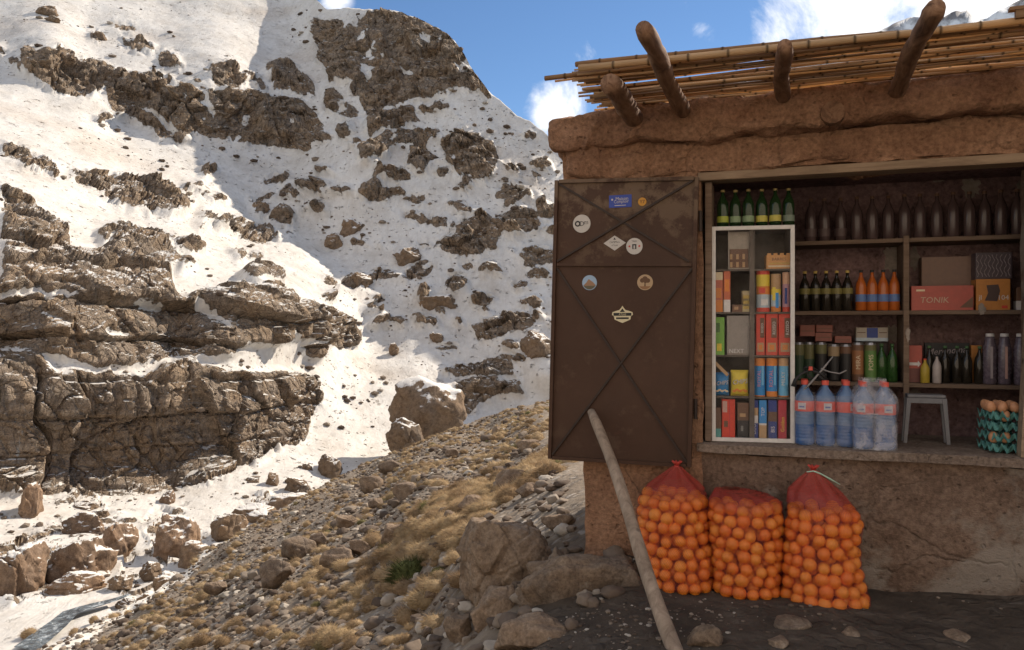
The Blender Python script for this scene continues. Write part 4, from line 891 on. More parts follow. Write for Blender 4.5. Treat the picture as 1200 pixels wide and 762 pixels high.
# ------------------------------------------------------------------ metal shutter, hung open against the wall
t = NT('rusty_brown_metal'); n1 = t.noise(2.2, 7, .68); n2 = t.noise(7, 8, .7); ed = t.noise(30, 5, .7)
c = t.ramp(n1, [(.3, (.045, .021, .012)), (.6, (.064, .031, .018)), (.8, (.09, .047, .028))])
spz = t.n('ShaderNodeSeparateXYZ'); t.l(t.co, spz.inputs[0])
hi_ = t.map(spz.outputs[2], 1.62, 2.05)
wearf = t.math('MULTIPLY', t.map(t.math('ADD', n2, t.math('MULTIPLY', hi_, .12)), .555, .64), t.map(hi_, 0, 1, .25, 1))
c = t.mix(t.math('MULTIPLY', wearf, .7), c, (.17, .115, .075)); c = t.mix(t.map(t.noise(3.2, 6, .7), .62, .7), c, (.09, .035, .022)); t.bump(ed, .15, .002)
M_SHUT = t.set(c, t.map(n2, .3, .7, .5, .7), 0, .25)
M_IRON = paint('dark_angle_iron', (.034, .021, .016), .5, .3, .4, .4, 30)
DS = -.055
cor = [K.px(651, 212, DS), K.px(819, 208, DS), K.px(643, 537, DS), K.px(810, 547, DS)]
def S(a, b):
    p = [cor[k][0] for k in range(4)], [cor[k][1] for k in range(4)]
    return tuple((1 - b) * ((1 - a) * q[0] + a * q[1]) + b * ((1 - a) * q[2] + a * q[3]) for q in p)
shut = empty('metal_shutter', (0, 0, 0), 0, kiosk)
def bar(mb, p0, p1, w, th, y=DS, mi=0):
    dx, dz = p1[0] - p0[0], p1[1] - p0[1]; L = math.hypot(dx, dz); nx, nz = -dz / L * w / 2, dx / L * w / 2
    v = [(p[0] + sg * nx, yy, p[1] + sg * nz) for yy in (y, y - th) for p, sg in ((p0, 1), (p0, -1), (p1, -1), (p1, 1))]
    mb.add(v, [[3, 2, 1, 0], [4, 5, 6, 7], [0, 1, 5, 4], [1, 2, 6, 5], [2, 3, 7, 6], [3, 0, 4, 7]], mi)
m = MB(); cs = [S(0, 0), S(1, 0), S(1, 1), S(0, 1)]
m.add([(p[0], DS, p[1]) for p in cs] + [(p[0], DS + .012, p[1]) for p in cs], [[0, 3, 2, 1][::-1], [4, 5, 6, 7], [0, 1, 5, 4], [1, 2, 6, 5], [2, 3, 7, 6], [3, 0, 4, 7]]); m.build('panel', M_SHUT, shut)
m = MB(); e = .006
for q0, q1 in ((S(.012, 0), S(.012, 1)), (S(.988, 0), S(.988, 1)), (S(.03, .004), S(.97, .004)), (S(.03, .996), S(.97, .996))): bar(m, q0, q1, .018, .016, DS - .001)
bar(m, S(.03, .302), S(.97, .302), .014, .0135, DS - .001); m.build('frame', M_SHUT, shut)
for q0, q1, y in ((S(.03, .012), S(.95, .29), 0), (S(.03, .29), S(.96, .012), .004), (S(.03, .315), S(.97, .985), 0), (S(.97, .315), S(.03, .985), .004)):
    m = MB(); bar(m, q0, q1, .010, .009, DS - .0012 - y); m.build('brace', M_IRON, shut)
for b in (.15, .8):
    q = S(1.0, b); m = MB(); m.tube([(q[0] + .012, DS + .01, q[1] - .05), (q[0] + .012, DS + .01, q[1] + .05)], .010, 10); m.build('hinge', M_IRON, shut)
# stickers: flat printed film with its lettering
c_ = lambda n, col: paint('print_' + n, col, .55, 0, .3, .08, 60)
BLK, WHT, CRM = c_('black', (.02, .02, .02)), c_('white', (.5, .46, .42)), c_('cream', (.62, .53, .34))
YD = DS - .003
def sticker(px, py, rx, ry, shape, mats, draw, lab, n=28):
    u, z = K.px(px, py, DS); k = (K.u(px + 10, DS) - K.u(px - 10, DS)) / 20; m = MB(); rx *= k; ry *= k
    pts = [(u + rx * x, z + ry * y) for x, y in shape]; N_ = len(pts)
    m.add([(p[0], YD, p[1]) for p in pts] + [(p[0], DS - .0003, p[1]) for p in pts], [list(range(N_))] + [[j, N_ + j, N_ + (j + 1) % N_, (j + 1) % N_] for j in range(N_)])
    draw(m, u, z, rx, ry); o = m.build('sticker', mats, shut); tag(o, lab)
CI = circle(28); Y1, Y2 = YD - .0006, YD - .0012
def d_blue(m, u, z, a, b):
    m.text('Maison', u + a * .15, z + b * .42, Y1, b * .75, 1, .02, a * 1.1); m.text('Comptoir', u + a * .1, z - b * .12, Y1, b * .75, 1, .02, a * 1.3); m.box(u - a * .5, u + a * .5, Y1, Y1 + .0003, z - b * .72, z - b * .62, 1); m.disc((u - a * .72, z + b * .3), b * .16, 10, 1, Y1)
sticker(727, 236, 13.2, 7.2, [(-1, -1), (1, -1), (1, 1), (-1, 1)], [c_('blue', (.045, .075, .32)), WHT], d_blue, 'blue rectangular sticker with white lettering')
sticker(752.7, 236.6, 4.9, 4.9, CI, [c_('orange', (.52, .25, .04)), BLK], lambda m, u, z, a, b: m.text('Y7', u, z, Y1, b * 1.1, 1), 'small orange round sticker')
def d_odm(m, u, z, a, b):
    m.disc((u - a * .45, z), b * .33, 16, 1, Y1); m.disc((u - a * .45, z), b * .17, 12, 0, Y2); m.text('D', u + a * .05, z, Y1, b * .75, 1); m.text('m', u + a * .5, z + b * .08, Y1, b * .7, 1)
sticker(681.8, 262.3, 10.3, 10.3, CI, [WHT, BLK], d_odm, 'white round sticker with bold black letters')
def d_dia(m, u, z, a, b):
    m.text('CAMPING', u, z + b * .12, Y1, b * .36, 1, 0, a * .9); m.text('ATLAS', u, z - b * .3, Y1, b * .3, 1, 0, a * .6); m.poly([(u - a * .12, z + b * .45), (u + a * .12, z + b * .45), (u, z + b * .75)], Y1, 1)
sticker(720.4, 285, 13, 8.7, [(-1, 0), (0, -1), (1, 0), (0, 1)], [WHT, BLK], d_dia, 'white diamond sticker')
def d_rnd(m, u, z, a, b):
    m.box(u - a * .25, u + a * .25, Y1, Y1 + .0003, z - b * .35, z + b * .25, 1); m.box(u - a * .1, u + a * .1, Y2, Y2 + .0003, z - b * .3, z + b * .1, 0)
    for s in (-1, 1): m.disc((u + s * a * .6, z), b * .13, 8, 2, Y1)
    m.text('TREK', u, z + b * .6, Y1, b * .28, 1, 0, a)
sticker(743.5, 288.7, 9.6, 9.6, CI, [WHT, BLK, c_('red', (.45, .06, .05))], d_rnd, 'white round sticker with small black emblem and red dots')
def d_mt(m, u, z, a, b):
    m.poly([(u - a * .88, z - b * .4), (u + a * .88, z - b * .4), (u + a * .5, z + b * .05), (u + a * .2, z + b * .25), (u - a * .1, z + b * .5), (u - a * .45, z)], Y1, 1); m.poly([(u + a * .9 * math.cos(t_), z + b * .9 * math.sin(t_)) for t_ in np.linspace(math.radians(207), math.radians(333), 12)], Y2, 2)
sticker(691, 331.4, 8.6, 8.6, CI, [c_('sky_blue', (.30, .40, .52)), c_('mountain_tan', (.30, .17, .10)), c_('scrub', (.12, .10, .06))], d_mt, 'round picture sticker of a mountain under blue sky')
def d_tree(m, u, z, a, b):
    m.poly([(u - a * .12, z - b * .7), (u + a * .12, z - b * .7), (u + a * .06, z), (u - a * .06, z)], Y1, 1)
    for x, y, q in ((-.35, .25, .3), (0, .42, .36), (.36, .22, .3), (.05, .1, .22)): m.disc((u + a * x, z + b * y), b * q, 12, 1, Y1 - .0001 * (x + 1))
    m.poly([(u + a * .88 * math.cos(t_), z + b * .88 * math.sin(t_)) for t_ in np.linspace(math.radians(215), math.radians(325), 12)], Y2, 2)
sticker(756, 331, 9.2, 9.2, CI, [c_('sand', (.42, .29, .17)), c_('tree_brown', (.12, .06, .03)), c_('earth', (.26, .13, .06))], d_tree, 'round sandy sticker with a brown tree')
BADGE = [(-.75, -.55), (-.3, -.8), (0, -.95), (.3, -.8), (.75, -.55), (.8, -.2), (1, 0), (.95, .3), (.6, .45), (.3, .55), (.12, .8), (0, 1.05), (-.12, .8), (-.3, .55), (-.6, .45), (-.95, .3), (-1, 0), (-.8, -.2)]
def d_badge(m, u, z, a, b):
    m.box(u - a * .85, u + a * .85, Y1, Y1 + .0003, z - b * .12, z + b * .22, 1); m.text('ATLAS', u, z + b * .05, Y2, b * .3, 0, 0, a * 1.4); m.box(u - a * .6, u + a * .6, Y1, Y1 + .0003, z - b * .5, z - b * .3, 1); m.poly([(u - a * .25, z + b * .32), (u + a * .25, z + b * .32), (u, z + b * .75)], Y1, 1)
sticker(729.5, 369, 12.3, 10, BADGE, [CRM, BLK], d_badge, 'cream badge shaped sticker with dark bands')

# ------------------------------------------------------------------ the long pole leaning on the shutter
p0 = np.array(P(692, 478, 1)); top = K.px(693, 482, DS - .04); tw = np.array(K.w(top[0], DS - .045, top[1]))
bot = np.array(P(803, 790, 2.95)); m = MB(); pts = []; rad = []
for k in range(16):
    s = k / 15; q = tw + (bot - tw) * s; q[0] += .012 * math.sin(6 * s); pts.append(tuple(q - tw)); rad.append((.0245 + .0075 * s) * (1 + .035 * math.sin(23 * s)) * (.8 if k == 0 else 1))
o = m.tube(pts, rad, 16).build('wooden_pole', M_POLE, None, tuple(tw), 0, True); tag(o, 'long peeled wooden pole leaning against the brown metal shutter', 'pole')
# ------------------------------------------------------------------ goods
def C_(n, col, rough=.5): return paint('goods_' + n, col, rough, 0, .4, .12, 50)
RED, ORG, YEL, BLU, NAV, GRN, WHI, CREAM, BRN, TAN, PNK, TEAL, SKYB, CRIM, BLACK, GOLD = [C_(n, c) for n, c in (('red', (.55, .055, .03)), ('orange', (.62, .20, .035)), ('yellow', (.66, .50, .05)),
    ('blue', (.035, .22, .50)), ('navy', (.025, .045, .20)), ('green', (.16, .36, .05)), ('white', (.62, .58, .55)), ('cream', (.62, .50, .33)), ('brown', (.14, .07, .04)), ('tan', (.42, .26, .13)),
    ('pink', (.50, .20, .25)), ('teal', (.10, .32, .29)), ('light_blue', (.14, .40, .60)), ('crimson', (.42, .03, .05)), ('black', (.02, .018, .018)), ('gold', (.48, .33, .08)))]
G_GREEN = glassy('green_bottle_glass', (.06, .16, .04), .6, .06); G_BROWN = glassy('wall_brown_glass', (.10, .065, .062), .2, .22); G_DKGREEN = glassy('deep_green_bottle_glass', (.025, .06, .02), .45, .07); G_DARK = glassy('dark_bottle_glass', (.035, .028, .02), .35, .06); G_ORANGE = glassy('orange_drink_bottle', (.62, .16, .03), .35, .1)  # brown glass is toned near the back wall for low contrast
G_CLEAR = glassy('clear_bottle', (.55, .5, .55), .8, .08); G_WATER = glassy('blue_tinted_bottle', (.22, .36, .60), .6, .12); G_BASE = glassy('deep_blue_bottle_foot', (.05, .17, .45), .5, .12)
def film_material(name, fac, tint):
    t = NT(name); n = t.noise(9, 6, .7, .6); t.set(tint, .18, 0, .6); t.bump(n, 1, .012)
    tr = t.n('ShaderNodeBsdfTransparent'); mx = t.n('ShaderNodeMixShader'); t.l(t.map(n, .42, .68, fac * .35, fac * 1.9), mx.inputs[0]); t.l(tr.outputs[0], mx.inputs[1]); t.l(t.b.outputs[0], mx.inputs[2]); t.l(mx.outputs[0], t.out.inputs[0]); return t.m
M_FILM = film_material('clear_shrink_film', .16, (.5, .5, .55)); M_FILM2 = film_material('crumpled_clear_film', .36, (.55, .53, .56))
def glass_pane_material():
    t = NT('dusty_window_glass'); n = t.noise(6, 6, .7, .4); t.set((.35, .31, .27), .25, 0, .5)
    tr = t.n('ShaderNodeBsdfTransparent'); mx = t.n('ShaderNodeMixShader'); t.l(t.map(n, .4, .7, .01, .07), mx.inputs[0]); t.l(tr.outputs[0], mx.inputs[1]); t.l(t.b.outputs[0], mx.inputs[2]); t.l(mx.outputs[0], t.out.inputs[0]); return t.m

def put(o, fr, u, d, z, rot=0):
    x, y, _ = fr.w(u, d); o.location = (x, y, z); o.rotation_euler = (0, 0, -fr.a + rot); return o
def bottle(fr, u, d, z, h, r, glass, capm, labm, label, cat, group, l0=.2, l1=.5, neck=.30, shoulder=.58, name='bottle', lettering=None, lm=None, sq=1):
    m = MB(); m.loft(C12, [(0, r * .9, r * .9), (h * .02, r, r), (h * shoulder, r, r), (h * (shoulder + .1), r * .86, r * .86), (h * (shoulder + .2), r * (neck + .22), r * (neck + .22)), (h * (shoulder + .28), r * neck, r * neck), (h * .95, r * neck, r * neck)], [0] * 6)
    o = m.build(name, [glass], smooth=True); put(o, fr, u, d, z); tag(o, label, cat, group)
    m = MB(); m.loft(C12, [(h * .94, r * neck * 1.25, r * neck * 1.25), (h, r * neck * 1.2, r * neck * 1.2)], [0]); m.build('cap', [capm], o)
    if labm:
        m = MB(); n = 16; pts = C16; m.loft(pts, [(h * l0, r * 1.015, r * 1.015), (h * l1, r * 1.015, r * 1.015)], [0])
        if lettering: m.text(lettering, 0, h * (l0 + l1) / 2, -r * 1.03, h * (l1 - l0) * .55, 1, 0, r * 1.5)
        m.build('label', [labm, lm or BLACK], o, smooth=False)
    return o
def can(fr, u, d, z, h, r, segs, label, group, name='drink_can', cat='drink can', top=None, text=None, tm_=None):
    mats = []; rings = [(0, r * .86, r * .86)]; mis = []
    for k, (f1, mt) in enumerate(segs):
        if mt not in mats: mats.append(mt)
        if k == 0: rings.append((h * .04, r, r)); mis.append(mats.index(mt))
        rings.append((h * f1 * .94, r, r)); mis.append(mats.index(mt))
    if PMET not in mats: mats.append(PMET)
    rings.append((h, r * .82, r * .82)); mis.append(mats.index(PMET))
    m = MB().loft(C16, rings, mis)
    if text:
        mats.append(tm_); m.text(text, 0, h * .5, -r * 1.02, r * 1.1, len(mats) - 1, math.pi / 2, h * .6)
    o = m.build(name, mats, smooth=False); put(o, fr, u, d, z); tag(o, label, cat, group); return o
PMET = paint('can_top_metal', (.45, .43, .42), .35, .9, .5, .1)
def carton(fr, px0, px1, py0, py1, d, dep, segs, label, cat, name, draw=None, group=None, round_=0, rot=0, shape=None, pinch=0, z0=None):
    """upright pack seen from the front; segs: (fraction up, material); draw(m, w, h, front_y, mats)"""
    ua, ub = fr.u(px0, d), fr.u(px1, d); zb = fr.z((px0 + px1) / 2, py1, d) if z0 is None else z0; zt = fr.z((px0 + px1) / 2, py0, d); w, h = ub - ua, zt - zb
    mats = []; rings = []; mis = []; shp = shape or RR; ry = dep / 2; f0 = 0
    for k, (f1, mt) in enumerate(segs):
        if mt not in mats: mats.append(mt)
        if k == 0: rings.append((0, w / 2, ry))
        rings.append((h * f1, w / 2, ry)); mis.append(mats.index(mt))
    if pinch:   # soft bag: bulging middle, flat sealed ends
        rings = []; mis = []; n = 12
        for i in range(n + 1):
            f = i / n; b = math.sin(math.pi * f) ** .45 if 0 < i < n else .06; rings.append((h * f, w / 2 * (.98 - .05 * math.sin(math.pi * f)), ry * max(b, .06)))
            if i: mis.append(next(mats.index(mt) for f1, mt in segs if f <= f1 + 1e-6))
        shp = circle(20); shp = [(math.copysign(abs(a) ** .6, a), b) for a, b in shp]
    m = MB().loft(shp, rings, mis)
    if draw: draw(m, w, h, -ry - .0008, mats)
    o = m.build(name, mats, smooth=False); put(o, fr, (ua + ub) / 2, d + ry, zb, rot); tag(o, label, cat, group); return o
def mi_(mats, m):
    if m not in mats: mats.append(m)
    return mats.index(m)

# ---- the glass fronted display cabinet
cu0, _ = K.px(834, 515, .03); CO = K.w(cu0, .03)[:2]; CA = math.radians(11); CF = Frame(CO, CA)
CW = CF.u(931.5, 0); CZ0 = ZC + .002; CZ1 = CF.z(884, 264.5, 0); CD = .27
M_WHITE = paint('white_painted_frame', (.60, .56, .52), .5, 0, .4, .14, 30); M_CABIN = paint('dark_cabinet_board', (.13, .105, .085), .8, 0, .2, .35, 14)
cab = empty('display_cabinet', (CO[0], CO[1], CZ0), -CA); tag(cab, 'tall white framed glass display cabinet of snacks on the counter', 'cabinet'); CH = CZ1 - CZ0; FT = .020
m = MB(); m.box(0, FT, 0, .018, 0, CH, 0, .002); m.box(CW - FT, CW, 0, .018, 0, CH, 0, .002); m.box(FT, CW - FT, .0005, .0175, 0, FT, 0, .002); m.box(FT, CW - FT, .0005, .0175, CH - FT, CH, 0, .002); m.build('frame', M_WHITE, cab)
m = MB(); m.box(.003, .013, .019, CD, .002, CH - .002); m.box(CW - .013, CW - .003, .019, CD, .002, CH - .002); m.box(.014, CW - .014, .019, CD, CH - .012, CH - .002); m.box(.014, CW - .014, .019, CD, .003, .012); m.box(.014, CW - .014, CD - .008, CD, .013, CH - .013); m.build('case', M_CABIN, cab)
M_PANE = glass_pane_material(); m = MB(); m.box(FT, CW - FT, .007, .011, FT, CH - FT); m.build('glass_pane', M_PANE, cab)
ROWY = [513, 465, 416.4, 365.7, 315.4]; RZ = [CF.z(882, y, .035) - CZ0 for y in ROWY]
for z in RZ[1:]:
    m = MB(); m.box(.014, CW - .014, .03, CD - .01, z - .009, z); m.build('shelf', M_CABIN, cab)
um = CF.u(881, .035); m = MB(); m.box(um - .012, um + .012, .022, .030, .013, CH - .013); m.build('divider', M_CABIN, cab)
RZ = [z + CZ0 for z in RZ]; RZ[0] = CZ0 + .0125; dC = .04
def ct(px0, px1, py0, row, dep, segs, label, cat, name, draw=None, **k): return carton(CF, px0, px1, py0, ROWY[row], k.pop('d', dC), dep, segs, label, cat, name, draw, z0=RZ[row] + .0008, **k)
# row 5 (top)
def d_bars(m, w, h, y, M):
    for zf in (.22, .62):
        for k in range(6): m.box(-w / 2 + w * (k + .1) / 6, -w / 2 + w * (k + .9) / 6, y - .003, y, h * zf - h * .13, h * zf + h * .13, mi_(M, BRN if k % 2 else TAN))
ct(855, 877, 292, 4, .05, [(1, BRN)], 'two rows of brown wrapped bars in the top left compartment of the cabinet', 'snack bars', 'snack_bars', d_bars)
M_WIRE = paint('thin_rack_rod', (.30, .26, .22), .5, .4)
wr = CF.px(854, 268, dC - .012); wr2 = CF.px(879, 313, dC - .012); m = MB(); w_ = wr2[0] - wr[0]; h_ = wr[1] - wr2[1]
for x in (0, w_): m.box(x - .0025, x + .0025, 0, .005, 0, h_)
m.box(0, w_, .0005, .0045, 0, .005); m.box(0, w_, .03, .034, h_ * .0, h_ * .98)
o = m.build('clear_rack', [M_CABIN and M_WIRE]); put(o, CF, wr[0], dC - .012, RZ[4] + .001); tag(o, 'thin upright display rack round the brown bars at cabinet top left', 'rack')
def d_jag(m, w, h, y, M):
    for k in range(4): m.box(-w / 2 + w * (k + .15) / 4, -w / 2 + w * (k + .75) / 4, y, y + .002, h, h * 1.14, 0)
    m.box(-w * .42, w * .48, y - .001, y, h * .12, h * .24, mi_(M, CREAM)); m.box(-w * .38, w * .48, y - .001, y, h * .36, h * .44, mi_(M, GOLD)); m.text('BARRES', 0, h * .7, y - .0004, h * .3, mi_(M, BRN), 0, w * .8)
ct(898, 928, 299, 4, .09, [(1, C_('display_carton', (.55, .27, .09)))], 'open orange carton with a notched top edge in the cabinet', 'carton', 'snack_carton', d_jag)
# row 4
def d_patch(segs):
    def f(m, w, h, y, M):
        for x0, x1, z0, z1, mt in segs: m.box(w * (x0 - .5), w * (x1 - .5), y, y + .0005, h * z0, h * z1, mi_(M, mt))
    return f
ct(838, 847, 319, 3, .05, [(.3, ORG), (.8, C_('faded_red', (.45, .12, .07))), (1, CREAM)], 'faded red and cream pack at the left end of the second cabinet row', 'biscuits', 'biscuit_pack', d_patch([(.1, .8, .35, .6, ORG)]))
ct(848, 856, 318, 3, .05, [(.3, WHI), (1, C_('brick_red', (.5, .13, .06)))], 'brick red pack with a white foot in the second cabinet row', 'biscuits', 'biscuit_pack', d_patch([(.2, .8, .5, .8, ORG)]))
for k in range(3): carton(CF, 870, 880, 360 - k * 6.8 - 5.6, 0, dC + .002, .06, [(1, C_('pale_carton', (.44, .35, .19)))], ['lowest', 'middle', 'top'][k] + ' small cream box of a stack of three in the cabinet', 'box', 'small_box', d_patch([(.1, .9, .3, .6, GOLD)]), z0=RZ[3] + .001 + k * .0245)
ct(858, 870, 357, 3, .05, [(1, BRN)], 'low brown packet left of the stacked cream boxes', 'packet', 'snack_packet', d_patch([(.2, .6, .3, .7, TAN)]))
ct(887, 903, 317, 3, .062, [(.1, RED), (.42, C_('pale_blue', (.40, .46, .50))), (.62, ORG), (.9, YEL), (1, RED)], 'yellow tube pack with red ends and a pale blue band', 'biscuits', 'biscuit_tube', d_patch([(.15, .6, .45, .58, RED), (.3, .8, .16, .3, WHI)]), shape=C16)
ct(904, 916, 321, 3, .05, [(.14, ORG), (.45, C_('pale_blue', (.40, .46, .50))), (.6, YEL), (1, TAN)], 'tan and yellow tube pack beside the yellow tube pack', 'biscuits', 'biscuit_tube', d_patch([(.1, .4, .3, .65, YEL), (.4, .7, .1, .5, BLU)]), shape=C16)
ct(917.5, 927.5, 319, 3, .045, [(.12, RED), (.7, C_('dusky_pink', (.42, .22, .26))), (1, C_('peach', (.58, .33, .2)))], 'peach and pink tube pack at the right end of its cabinet row', 'biscuits', 'biscuit_tube', d_patch([(.2, .5, .2, .6, NAV)]), shape=C16)
# row 3
ct(838, 849, 372, 2, .05, [(1, GRN)], 'lime green pack in the middle cabinet row', 'pack', 'snack_pack', d_patch([(.2, .7, .1, .3, YEL), (.1, .5, .6, .85, C_('dark_green', (.06, .15, .03)))]))
def d_sheet(m, w, h, y, M): m.text('NEXT', -w * .1, h * .1, y - .0005, h * .15, mi_(M, WHI), 0, w * .6); m.box(-w * .5, w * .5, y - .001, y, h * .02, h * .03, mi_(M, BRN))
ct(852, 880, 370, 2, .02, [(1, C_('grey_card', (.27, .235, .205)))], 'grey card sheet with white letters along its foot in the cabinet', 'card', 'grey_card', d_sheet)
for (a, b), lab in (((886, 896.5), 'narrow red box at the left of three red boxes in the cabinet'), ((897.5, 911.5), 'middle red box of three with a dark name panel'), ((912.5, 927.5), 'right red box of three with a dark name panel')):
    def d_red(m, w, h, y, M, n=b - a > 12):
        m.box(-w * .05, w * .42, y, y + .0005, h * .42, h * .9, mi_(M, BRN)); m.text('ROSSO', w * .18, h * .66, y - .0005, w * .36, mi_(M, WHI), math.pi / 2, h * .42); m.box(-w * .35, w * .35, y, y + .0005, h * .08, h * .3, mi_(M, TAN)); m.box(-w * .2, w * .2, y - .0004, y, h * .13, h * .25, mi_(M, ORG))
    ct(a, b, 368, 2, .07, [(1, RED)], lab, 'box', 'biscuit_box', d_red)
# row 2
def d_bag(txt, c2):
    def f(m, w, h, y, M):
        m.text(txt, 0, h * .56, y - .003, h * .26, mi_(M, BLACK), .12, w * .82, .25); m.text(txt, .001, h * .565, y - .0045, h * .25, mi_(M, WHI), .12, w * .78, .25)
        for k in range(5): m.disc((w * (-.32 + .16 * k), h * (.2 + .05 * (k % 2))), w * .09, 9, mi_(M, c2), y + .004 + .0005 * k, 1.2, .8)
    return f
ct(837.5, 855, 437, 1, .06, [(1, BLU)], 'blue crisp bag with white lettering', 'crisp bag', 'crisp_bag', d_bag('CHIPS', CREAM), pinch=1, d=dC + .01)
ct(856.5, 878, 434, 1, .06, [(1, YEL)], 'yellow crisp bag with white lettering', 'crisp bag', 'crisp_bag', d_bag('CHIPS', ORG), pinch=1, d=dC)
m = MB(); q0, q1 = CF.px(838, 425, dC - .008), CF.px(853, 440, dC - .008); bar(m, (0, 0), (q1[0] - q0[0], q1[1] - q0[1]), .016, .003, 0); o = m.build('paper_strip', [TAN]); put(o, CF, q0[0], dC - .008, q0[1]); tag(o, 'slanted tan paper strip above the blue crisp bag', 'paper')
for a, b, lab, txt, cc in ((884.5, 897.5, 'blue tube pack with an orange top at the left of three blue tubes', 'ROYAL', PNK), (898.5, 912, 'middle blue tube pack with orange top and foot', 'ROYAL', PNK), (913, 925.5, 'light blue tube pack at the right of three blue tubes', 'MILKY', WHI)):
    def d_tube(m, w, h, y, M): m.text(txt, -w * .12, h * .48, y - .001, w * .5, mi_(M, cc), math.pi / 2, h * .6); m.box(w * .12, w * .3, y - .0004, y, h * .3, h * .8, mi_(M, SKYB))
    ct(a, b, 420, 1, .055, [(.14 if 'middle' in lab else .03, ORG), (.80, BLU if 'light' not in lab else SKYB), (1, ORG if 'light' not in lab else C_('soft_orange', (.55, .33, .16)))], lab, 'biscuits', 'biscuit_tube', d_tube, shape=C16)
# row 1 (bottom)
ct(837, 845, 478, 0, .05, [(.3, TEAL), (1, BRN)], 'brown pack with a teal foot in the bottom left cabinet corner', 'pack', 'snack_pack')
ct(846, 861.5, 468, 0, .05, [(1, RED)], 'tall red pack standing alone on the left of the bottom cabinet row', 'pack', 'biscuit_pack', d_patch([(.05, .4, .66, .95, C_('dull_pink', (.5, .3, .25))), (.15, .45, .28, .44, BRN), (.55, .6, .02, .98, CRIM)]))
ct(864, 878, 472, 0, .06, [(.5, BLACK), (1, BRN)], 'dark brown packets bundled beside the tall red pack', 'packet', 'snack_packet', d_patch([(.2, .7, .6, .7, TAN), (.3, .5, .2, .35, C_('grey', (.2, .19, .18)))]))
for a, b, segs, lab, txt, tc_ in ((879.5, 888.5, [(.4, NAV), (.6, WHI), (.8, TAN), (1, NAV)], 'dark blue and white pack at the left of the four slim packs', 'DUO', WHI), (889.5, 898.5, [(.35, TAN), (.4, WHI), (1, BLU)], 'bright blue slim pack in the bottom cabinet row', 'TOP', WHI),
    (900.5, 910.5, [(.45, NAV), (.7, BRN), (1, NAV)], 'navy slim pack beside the crimson pack', 'BIS', WHI), (912, 922, [(1, CRIM)], 'crimson slim pack with yellow vertical lettering', 'Golden', YEL)):
    def d_slim(m, w, h, y, M): m.text(txt, 0, h * (.38 if txt == 'Golden' else .25 if txt != 'TOP' else .7), y - .001, w * .62, mi_(M, tc_), math.pi / 2, h * (.5 if txt == 'Golden' else .28))
    ct(a, b, 469, 0, .05, segs, lab, 'pack', 'biscuit_pack', d_slim)
# six green bottles on top of the cabinet
for k, px in enumerate((847, 862, 877, 893, 908.5, 924.5)):
    bottle(CF, CF.u(px, .09), .09 + .012 * (k % 2), CZ1 + .001, .195, .029, G_DKGREEN, C_('cap_gold', (.30, .22, .08)), (C_('label_lime', (.34, .38, .05)), C_('label_pale_green', (.22, .30, .17)), C_('label_pale_green', (.22, .30, .17)), C_('label_yellow', (.48, .42, .08)), C_('label_yellow', (.48, .42, .08)), C_('label_grey_green', (.16, .2, .15)))[k],
        'green glass bottle standing on top of the display cabinet', 'bottle', 'green bottles on top of the cabinet', .14, .30)

# ---- top shelf: dark bottles
for k, px in enumerate((950, 966, 985, 1004, 1022, 1041, 1060, 1078, 1098, 1117, 1136, 1154, 1173, 1192)):
    d = .54 + .01 * (k % 3); bottle(K, K.u(px, d), d, ZS[0] + .001, .235, .030, G_BROWN, BRN, C_('label_dark', (.10, .065, .062)) if k < 3 else None, 'dark glass bottle in the long row on the top shelf', 'bottle', 'dark bottles along the top shelf', .12, .3)
# ---- second shelf, left bay
for k, px in enumerate((943, 955.5, 968, 980.5, 993)):
    d = .52; bottle(K, K.u(px, d), d, ZS[1] + .001, .215, .0275, G_DARK, GOLD, C_('band_olive', (.20, .17, .05)), 'dark bottle with an olive yellow band, left group of the second shelf', 'bottle', 'dark bottles with olive bands', .42, .56)  # olive yellow band set just below each shoulder
for k, px in enumerate((1009, 1022, 1035, 1048)):
    d = .52; bottle(K, K.u(px, d), d, ZS[1] + .001, .215, .0275, G_ORANGE, BLACK, C_('label_blue', (.10, .18, .38)), 'orange drink bottle with a blue label on the second shelf', 'bottle', 'orange drink bottles on the second shelf', .22, .40)
# second shelf, right bay
def d_tonik(m, w, h, y, M): m.text('TONIK', -w * .12, h * .42, y - .001, h * .34, mi_(M, C_('dull_cream', (.50, .36, .25))), 0, w * .52, .12); m.box(-w * .42, -w * .28, y - .0005, y, h * .78, h * .86, mi_(M, CREAM)); m.add([(w * .28, y - .0006, h * .1), (w * .49, y - .0006, h * .1), (w * .49, y - .0006, h * .55)], [[0, 1, 2]], mi_(M, BRN))
carton(K, 1068, 1141, 335, 362, .47, .10, [(1, C_('dusty_red', (.40, .085, .06)))], 'long red biscuit carton lettered in cream on the second shelf', 'carton', 'biscuit_carton', d_tonik, z0=ZS[1] + .001, shape=rrect(2, .02))
carton(K, 1080, 1141, 301, 362, .60, .09, [(1, C_('dull_cardboard', (.20, .12, .085)))], 'plain brown carton behind the long red carton', 'carton', 'brown_carton', None, z0=ZS[1] + .001, shape=rrect(2, .02))
def d_104(m, w, h, y, M): m.poly([(-w * .25, h * .3), (w * .12, h * .28), (w * .2, h * .62), (w * .15, h * .82), (-w * .2, h * .8), (-w * .15, h * .55)], y - .0006, mi_(M, C_('deep_brown', (.07, .04, .035)))); m.text('104', w * .31, h * .4, y - .001, h * .22, mi_(M, WHI), 0, w * .34); m.text('jl', -w * .39, h * .38, y - .001, h * .22, mi_(M, WHI)); m.box(w * .25, w * .42, y - .0005, y, h * .05, h * .14, mi_(M, RED))
